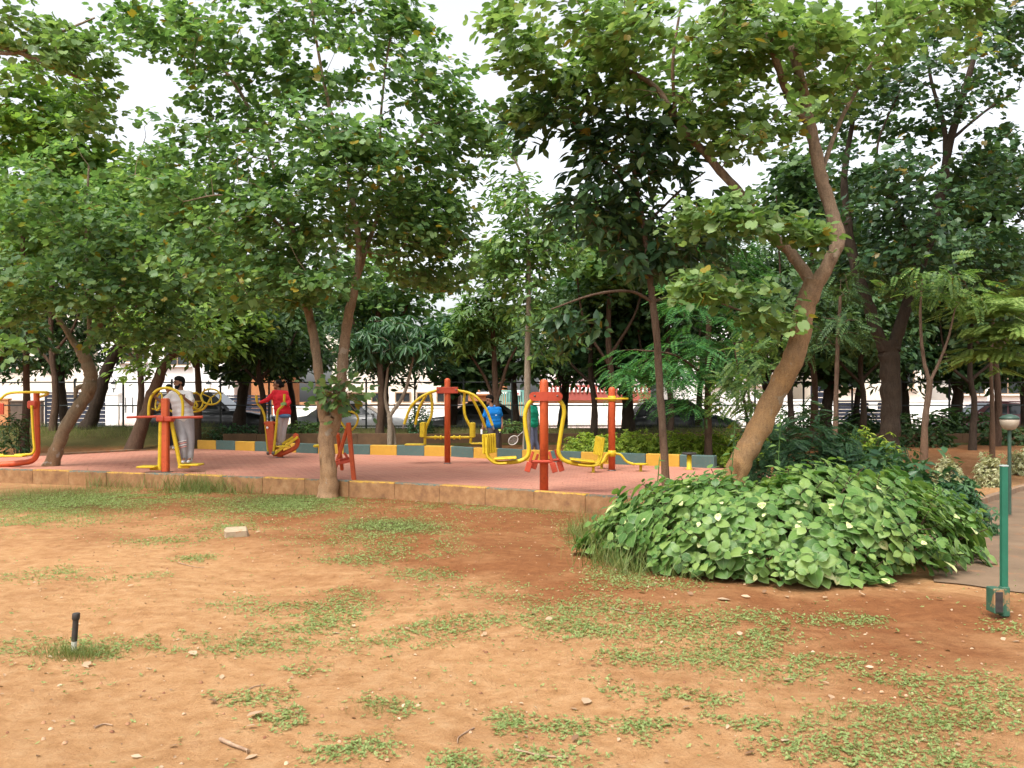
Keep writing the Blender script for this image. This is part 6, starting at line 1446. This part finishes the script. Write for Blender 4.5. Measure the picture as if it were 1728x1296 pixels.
# ------------------------------------------------------------------ ground cover
def vnoise(x, y, s, seed):
    r = np.random.default_rng(seed); g = r.random((64, 64)); x = x * s; y = y * s
    xi = np.floor(x).astype(int); yi = np.floor(y).astype(int); fx = x - xi; fy = y - yi; fx = fx * fx * (3 - 2 * fx); fy = fy * fy * (3 - 2 * fy)
    G = lambda a, b: g[a % 64, b % 64]
    return (G(xi, yi) * (1 - fx) + G(xi + 1, yi) * fx) * (1 - fy) + (G(xi, yi + 1) * (1 - fx) + G(xi + 1, yi + 1) * fx) * fy
WEEDS = [  # photo x, y, rx, ry, density
    (110, 850, 170, 24, .9), (60, 880, 90, 18, .5), (470, 855, 110, 20, .85), (540, 845, 60, 12, .9), (655, 892, 95, 20, 1.0), (700, 925, 70, 14, .6), (380, 890, 40, 7, .7), (290, 915, 70, 8, .7), (600, 945, 55, 8, .8), (720, 970, 55, 10, .7),
    (80, 970, 70, 10, .45), (180, 965, 60, 8, .35), (230, 970, 60, 10, .35), (330, 942, 30, 5, .6), (440, 1020, 90, 12, .65), (600, 1000, 80, 12, .6), (560, 1035, 75, 22, .95), (520, 1058, 60, 12, .85), (400, 1090, 110, 16, .95), (230, 1090, 130, 18, .7), (120, 1105, 90, 18, .8),
    (660, 1085, 90, 14, .6), (500, 1130, 40, 8, .5), (420, 1180, 60, 10, .4), (640, 1195, 60, 16, .75), (490, 1210, 40, 14, .5), (540, 1270, 40, 12, .6), (625, 1260, 45, 12, .6), (780, 1290, 40, 10, .5), (860, 1220, 30, 10, .5),
    (850, 1000, 90, 12, .45), (830, 1050, 110, 18, .6), (720, 1060, 60, 12, .5), (1000, 1030, 100, 24, .95), (980, 1065, 70, 18, .95), (1150, 1060, 110, 24, 1.0), (1270, 1045, 60, 14, .9), (1290, 1080, 60, 18, .9), (1060, 1110, 50, 12, .6), (1230, 1110, 90, 16, .9), (1340, 1125, 120, 20, 1.0),
    (1480, 1150, 120, 14, .7), (1180, 1180, 80, 16, .6), (1250, 1220, 120, 16, .7), (1400, 1260, 160, 26, 1.0), (1560, 1220, 140, 30, 1.0), (1680, 1180, 120, 40, 1.0), (1600, 1290, 160, 24, .95), (1380, 1045, 70, 10, .5), (1460, 1045, 60, 10, .5), (1090, 1230, 50, 8, .4), (960, 1230, 50, 8, .4), (900, 1280, 70, 10, .5), (1000, 1160, 60, 10, .35),
    (300, 835, 130, 12, .5), (760, 855, 90, 6, .7), (900, 858, 60, 6, .8), (640, 835, 60, 6, .8), (980, 900, 30, 20, .6), (1040, 975, 60, 14, .8), (1700, 1060, 60, 16, .3), (20, 1090, 40, 14, .3), (1130, 990, 70, 8, .5)]
PP = []
for (x, y, rx_, ry_, dn) in WEEDS:
    c = GP(x, y); a = GP(x + rx_, y)[0] - c[0]; dep = max(0.12, (GP(x, max(y - ry_, 700))[1] - GP(x, y + ry_)[1]) / 2)
    n = int(min(20000, 7000 * a * dep * dn + 200))
    q = rng.normal(0, 0.74, (n, 2)); X = c[0] + q[:, 0] * a; Y = c[1] + q[:, 1] * dep
    k = vnoise(X, Y, 3.1, 5) * 0.6 + vnoise(X, Y, 9.0, 6) * 0.4 - 0.07 * (q ** 2).sum(1) + rng.normal(0, 0.07, n)
    ok = k > 0.51 - 0.25 * dn
    PP.append(np.stack([X[ok], Y[ok]], 1))
n = 9000; X = rng.uniform(-5.5, 6, n); Y = 3.4 + 10 * rng.random(n) ** 1.2; ok = vnoise(X, Y, 1.6, 11) * .5 + vnoise(X, Y, 7, 12) * .5 + rng.normal(0, .06, n) > 0.60
PP.append(np.stack([X[ok], Y[ok]], 1))
XY = np.concatenate(PP); XY = XY[(XY[:, 1] > 3.0)]
cl = np.array([base_on_court(a, b_) for a, b_ in XY]); XY = XY[~cl]
Z = gz(XY[:, 0], XY[:, 1]); n = len(XY)
P = np.stack([XY[:, 0], XY[:, 1], Z + rng.uniform(0.002, 0.012, n)], 1)
nrm = UP + rng.normal(0, 0.28, (n, 3)); hd = rng.normal(0, 1, (n, 3))
o = obj_from(scatter_mesh('weeds', T_SP, P, basis(nrm, hd), rng.uniform(0.010, 0.021, n), L_WEED, (0, 0, 0)), 'weeds'); tag(o, 'creeping green weeds in patches on the red dirt', kind='stuff')
for k, (x, dd, h) in enumerate(((1290, 25.4, .5), (1350, 26.9, .8), (1520, 26.9, .6), (1640, 27.0, .7), (1700, 25.6, .45), (1560, 24.6, .5), (1420, 25.0, .55))):
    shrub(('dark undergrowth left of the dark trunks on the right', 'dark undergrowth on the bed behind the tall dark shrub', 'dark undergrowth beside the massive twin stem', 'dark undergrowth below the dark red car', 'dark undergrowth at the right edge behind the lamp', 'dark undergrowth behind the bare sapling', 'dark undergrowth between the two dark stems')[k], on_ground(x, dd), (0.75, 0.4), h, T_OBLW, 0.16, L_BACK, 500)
# grass blades
def blade_tm():
    return Tm([(-.012, 0, 0), (.012, 0, 0), (.009, .12, .5), (-.009, .12, .5), (0.001, .38, .93), (-0.001, .38, .93)], [(0, 1, 2, 3), (3, 2, 4, 5)], [(0, 0)] * 6)
BL = blade_tm()
GR = [(365, 826, 70, 7, 2400, .34), (240, 822, 60, 7, 420, .24), (185, 818, 22, 5, 420, .34), (420, 830, 30, 6, 200, .28), (90, 835, 120, 14, 1600, .13), (150, 865, 140, 14, 1200, .09), (535, 834, 30, 5, 160, .20), (480, 845, 70, 10, 500, .09), (1020, 925, 40, 30, 700, .34), (1060, 955, 60, 18, 600, .30), (985, 905, 30, 20, 240, .22), (1160, 970, 60, 12, 300, .22),
      (125, 1108, 70, 10, 700, .10), (640, 1200, 50, 12, 250, .05), (1230, 1120, 200, 40, 900, .05), (400, 1085, 120, 16, 500, .05), (1500, 1230, 200, 40, 900, .05), (730, 852, 90, 4, 260, .10), (950, 866, 60, 5, 200, .10), (300, 1000, 300, 60, 500, .04), (800, 1100, 400, 100, 700, .04)]
PP, SS = [], []
for (x, y, rx_, ry_, n, h) in GR:
    c = GP(x, y); a = GP(x + rx_, y)[0] - c[0]; dep = max(0.08, (GP(x, max(y - ry_, 700))[1] - GP(x, y + ry_)[1]) / 2)
    q = rng.normal(0, 0.55, (n, 2)); X, Y = c[0] + q[:, 0] * a, c[1] + q[:, 1] * dep
    PP.append(np.stack([X, Y, gz(X, Y)], 1)); SS.append(h * rng.uniform(.4, 1.2, n))
# grass on the bed, the bank and behind the kerb
for (x0, x1, y0, y1, n, h) in ((-20, -9.3, 24.2, 29.2, 14000, .20), (-8.4, 22, 26.7, 29.2, 9000, .20), (1.0, 5.5, 19.4, 21.8, 2600, .08), (-8.5, -2.6, 24.6, 26.3, 2200, .07)):
    X = rng.uniform(x0, x1, n); Y = rng.uniform(y0, y1, n); ok = Y > far_d(X) + 0.4; X, Y = X[ok], Y[ok]
    PP.append(np.stack([X, Y, gz(X, Y)], 1)); SS.append(h * rng.uniform(.4, 1.3, len(X)))
P = np.concatenate(PP); S = np.concatenate(SS); cl = np.array([base_on_court(a, b_) and b_ > 12.6 for a, b_, _ in P]); P, S = P[~cl], S[~cl]; n = len(P)
nrm = UP + rng.normal(0, 0.35, (n, 3)); hd = rng.normal(0, 1, (n, 3)); RB = basis(nrm, hd)
wide = np.clip(0.1 / S, 0.6, 2.2)
o = obj_from(scatter_mesh('grass', BL, P, RB, S, L_GRASS, (0, 0, 0)), 'grass'); tag(o, 'tufts of grass along the kerb and on the banks', kind='stuff')

# ------------------------------------------------------------------ litter: dry leaves, twigs, bits
DRY = leaf_mat('dry_leaf', (0.14, 0.07, 0.035), (0.34, 0.22, 0.13), (0.50, 0.38, 0.26), 0.15, 0.7)
def curled():
    t_ = oblong(0.26, 0.0, 0.10); t_.v[:, 2] += 0.12 * (t_.v[:, 1] - 0.5) ** 2 * 4 * 0.5; return t_
dm = [single_mesh('fallen_leaf', curled(), DRY), single_mesh('fallen_leaf', oblong(0.34, -0.08, 0.07), DRY)]
SPOT = [(985, 1193, .11), (962, 1198, .06), (445, 1205, .11), (1210, 1013, .12), (1330, 1011, .07), (1315, 1062, .08), (1395, 1010, .07), (1248, 1075, .06), (1340, 1150, .07), (1398, 1175, .05), (905, 1040, .07), (920, 1048, .06), (1000, 1122, .06), (1215, 1120, .05), (1400, 1158, .05), (1320, 1255, .06), (1275, 1272, .06), (1170, 1172, .05), (1165, 1195, .05), (1040, 1170, .07), (965, 1255, .06),
        (140, 1128, .07), (150, 1131, .06), (330, 1108, .08), (375, 1142, .06), (368, 1188, .06), (415, 1230, .05), (245, 1130, .04), (520, 1018, .05), (560, 1070, .06), (690, 1063, .06), (630, 975, .05), (215, 992, .06), (430, 900, .08), (425, 893, .07), (190, 920, .05), (265, 875, .06), (400, 846, .06), (325, 846, .07), (115, 836, .06), (5, 878, .09), (590, 858, .05), (700, 848, .06), (760, 852, .08), (765, 1060, .04), (740, 990, .05), (600, 1060, .05), (1440, 1115, .06), (1520, 1070, .07), (1545, 1080, .06), (1600, 1100, .06), (1690, 1078, .05), (1640, 1095, .05), (1720, 1085, .06), (1475, 1130, .05), (820, 1075, .05), (870, 985, .05), (905, 940, .05), (940, 930, .05), (1090, 1002, .07), (1130, 1000, .07), (1170, 1006, .06), (1250, 1008, .08), (1290, 1003, .06), (1460, 1008, .07), (1580, 1012, .07), (1110, 985, .06), (220, 1280, .05), (300, 1262, .05), (435, 1277, .06)]
for i, (x, y, s) in enumerate(SPOT):
    g = GP(x, y); o = obj_from(dm[i % 2], 'fallen_leaf', g + UP * 0.012); o.scale = (s * 1.0,) * 3
    o.rotation_euler = (rng.normal(0, .2), rng.normal(0, .2), rng.uniform(0, 6.28)); tag(o, 'dry curled leaf lying on the bare red dirt', 'leaf', 'fallen leaves scattered on the dirt')
nb = 1700; X = rng.uniform(-5, 6, nb); Y = 3.4 + rng.random(nb) ** 1.3 * 10
P = np.stack([X, Y, gz(X, Y) + 0.006], 1); ok = np.array([not base_on_court(a, b_) for a, b_ in zip(X, Y)]); P = P[ok]
X = rng.uniform(-12, 4, 700); Y = rng.uniform(12, 25, 700); q = np.array([base_on_court(a, b_) for a, b_ in zip(X, Y)]); P = np.concatenate([P, np.stack([X[q], Y[q], np.full(q.sum(), COURT_Z + 0.008)], 1)]); n = len(P)
o = obj_from(scatter_mesh('litter', oblong(0.3, 0.0, 0.2), P, basis(UP + rng.normal(0, .35, (n, 3)), rng.normal(0, 1, (n, 3))), rng.uniform(0.008, 0.032, n), DRY, (0, 0, 0)), 'litter'); tag(o, 'fine dry leaf crumbs strewn over the dirt', kind='stuff')
nb = 900; X = rng.uniform(-5, 6, nb); Y = 3.4 + rng.random(nb) ** 1.3 * 10; P = np.stack([X, Y, gz(X, Y) + 0.003], 1); P = P[[not base_on_court(a, b_) for a, b_ in zip(X, Y)]]; n = len(P)
peb = Tm([(-.5, -.4, 0), (.5, -.45, 0), (.45, .5, 0), (-.4, .45, 0), (-.25, -.2, .38), (.28, -.22, .42), (.2, .25, .4), (-.22, .22, .36)], [(4, 5, 6, 7), (0, 1, 5, 4), (1, 2, 6, 5), (2, 3, 7, 6), (3, 0, 4, 7)], [(0, 0)] * 8)
PEB = leaf_mat('crumb_soil', (0.16, 0.06, 0.03), (0.30, 0.15, 0.075), (0.44, 0.30, 0.19), 0.0, 0.9)
o = obj_from(scatter_mesh('pebbles', peb, P, basis(UP + rng.normal(0, .2, (n, 3)), rng.normal(0, 1, (n, 3))), rng.uniform(0.006, 0.024, n), PEB, (0, 0, 0)), 'pebbles'); tag(o, 'soil crumbs and small pebbles on the dirt', kind='stuff')
STK = mottled('dry_stick', (0.16, 0.09, 0.055), (0.36, 0.25, 0.16), 30, 0.85)
for pts, r, lab in (([(372, 1252), (395, 1262), (420, 1272)], .011, 'thick broken stick near the bottom edge'), ([(414, 1168), (430, 1160), (448, 1157)], .004, 'thin bent twig left of centre on the sand'), ([(870, 1268), (915, 1278), (958, 1281)], .006, 'long twig at the bottom centre'), ([(1030, 1028), (1060, 1034), (1090, 1037)], .005, 'dark twig lying across the weeds'), ([(300, 950), (330, 958), (345, 958)], .004, 'short twig on the sand left of centre'), ([(800, 1230), (775, 1245), (772, 1256)], .004, 'hooked twig near the bottom centre'), ([(160, 1230), (175, 1224), (190, 1226)], .005, 'curved brown twig near the bottom left')):
    G_ = [GP(x, y) + UP * (r + .002) for x, y in pts]; mb = MB(); mb.tube(smooth_path(G_, 4), np.linspace(r, r * .6, 9), 6, wob=.1); tag(mb.build('stick', STK, None, G_[0]), lab, 'stick')

# ------------------------------------------------------------------ small things
g = GP(399, 905)
mb = MB(); mb.box(g + UP * 0.04, (0.27, 0.15, 0.12), rz(0.25) @ rx(0.12), bevel=0.022); o = mb.build('stone_block', mottled('pale_block', (0.27, 0.20, 0.125), (0.37, 0.29, 0.195), 8, 0.9, bscale=50, bstr=0.5, wear=(0.32, 0.18, 0.09), wscale=8, wthr=.6), None, g)
for v in o.data.vertices: v.co += Vector(rng.normal(0, 0.008, 3))
tag(o, 'pale broken concrete block lying on the dirt', 'block')
g = GP(124, 1100); t = thing('sprinkler_pipe', g, 'short black riser pipe with white foot standing in the weeds at left', 'pipe'); tp = np.array([0.022, -0.01, 0.0])
PVC = mottled('white_pvc', (0.52, 0.51, 0.48), (0.66, 0.65, 0.62), 14, 0.6); BPP = mottled('black_pipe', (0.018, 0.015, 0.014), (0.04, 0.034, 0.03), 25, 0.6)
part(t, 'foot', PVC, lambda m: m.tube([g - UP * .04, g + UP * .075 + tp * .3], .016, 12)); part(t, 'riser', BPP, lambda m: m.tube([g + UP * .07 + tp * .3, g + UP * .21 + tp * .85], .018, 12)); part(t, 'cap', BPP, lambda m: m.tube([g + UP * .205 + tp * .85, g + UP * .215 + tp * .87, g + UP * .245 + tp, g + UP * .25 + tp], [.020, .024, .024, .021], 12))
g = GP(1690, 1043); GRN = mottled('green_post_paint', (0.008, 0.085, 0.052), (0.013, 0.12, 0.072), 5, 0.5, bscale=60, bstr=.15, wear=(0.20, 0.14, 0.07), wscale=10, wthr=.66)
GRND = mottled('green_box_paint', (0.018, 0.07, 0.045), (0.035, 0.11, 0.065), 6, 0.6, bscale=60, bstr=.2, wear=(0.26, 0.15, 0.07), wscale=7, wthr=.52)
zt = CAM_H - 110 * g[1] / FPX
t = thing('green_post', g, 'bright green square post with a cable box at its foot on the right', 'post'); xo = 0.018
part(t, 'shaft', GRN, lambda m: m.box(g + np.array([xo, 0, zt / 2 + .01]), (.044, .044, zt - .02), bevel=.004)); part(t, 'foot_sleeve', GRND, lambda m: m.box(g + np.array([xo, -.002, .125]), (.062, .064, .22), bevel=.008)); bx = part(t, 'cable_box', GRND, lambda m: m.box(g + np.array([xo - .066, .0, .135]), (.072, .12, .18), bevel=.006))
part(bx, 'opening', BPP, lambda m: m.box(g + np.array([xo - .068, -.058, .13]), (.056, .012, .15), bevel=.003))  # raised black slab stands for the shade inside the open box
part(t, 'cap', mottled('post_cap', (.25, .3, .28), (.35, .4, .38), 8), lambda m: m.box(g + np.array([xo, 0, zt + .004]), (.048, .048, .012), bevel=.003))
g = np.array([cx(1703.5, 12.2), 12.2, 0.03]); t = thing('garden_lamp', g, 'low garden lamp with half round bowl behind the green post', 'lamp'); zl = CAM_H - 30 * 12.2 / FPX
DGR = mottled('lamp_pole_paint', (.02, .05, .035), (.04, .08, .055), 8, .5); BOWL = mottled('lamp_bowl', (.34, .27, .20), (.44, .37, .29), 10, .35)
part(t, 'pole', DGR, lambda m: m.tube([g, g + UP * (zl - .17)], .024, 12)); part(t, 'bowl', BOWL, lambda m: m.lathe((g[0], g[1], zl), [(.03, -.17), (.08, -.15), (.115, -.09), (.125, -.03), (.12, -.02)], 18)); part(t, 'lid', DGR, lambda m: m.lathe((g[0], g[1], zl), [(.128, -.02), (.128, 0), (.09, .03), (.02, .05)], 18))
g = np.array([cx(1634, 14.8), 14.8, 0.0]); mb = MB(); mb.box(g + UP * .16, (.05, .05, .32), bevel=.006); tag(mb.build('marker_stake', mottled('stake_red', (.22, .06, .035), (.30, .09, .05)), None, g), 'short dark red stake in the dirt right of the bush', 'stake')
g = np.array([cx(1163, 17.9), 17.9, COURT_Z]); t = thing('stepping_stool', g, 'small round dark topped stool on the court before the back kerb', 'stool')
part(t, 'top', BPP, lambda m: m.lathe(g, [(.10, .30), (.15, .31), (.15, .335), (.13, .345)], 16)); part(t, 'column', YLW, lambda m: m.lathe(g, [(.10, 0), (.05, .02), (.05, .30)], 12))
g = on_ground(886, 21.4); t = thing('net_post', g, 'dark thin badminton pole behind the left seat of the leg press', 'pole'); part(t, 'shaft', DGR, lambda m: m.tube([g, [g[0], g[1], W(886, 700, 21.4)[2]]], .022, 8)); part(t, 'foot', DGR, lambda m: m.lathe(g, [(.12, .0), (.12, .02), (.03, .04)], 12))
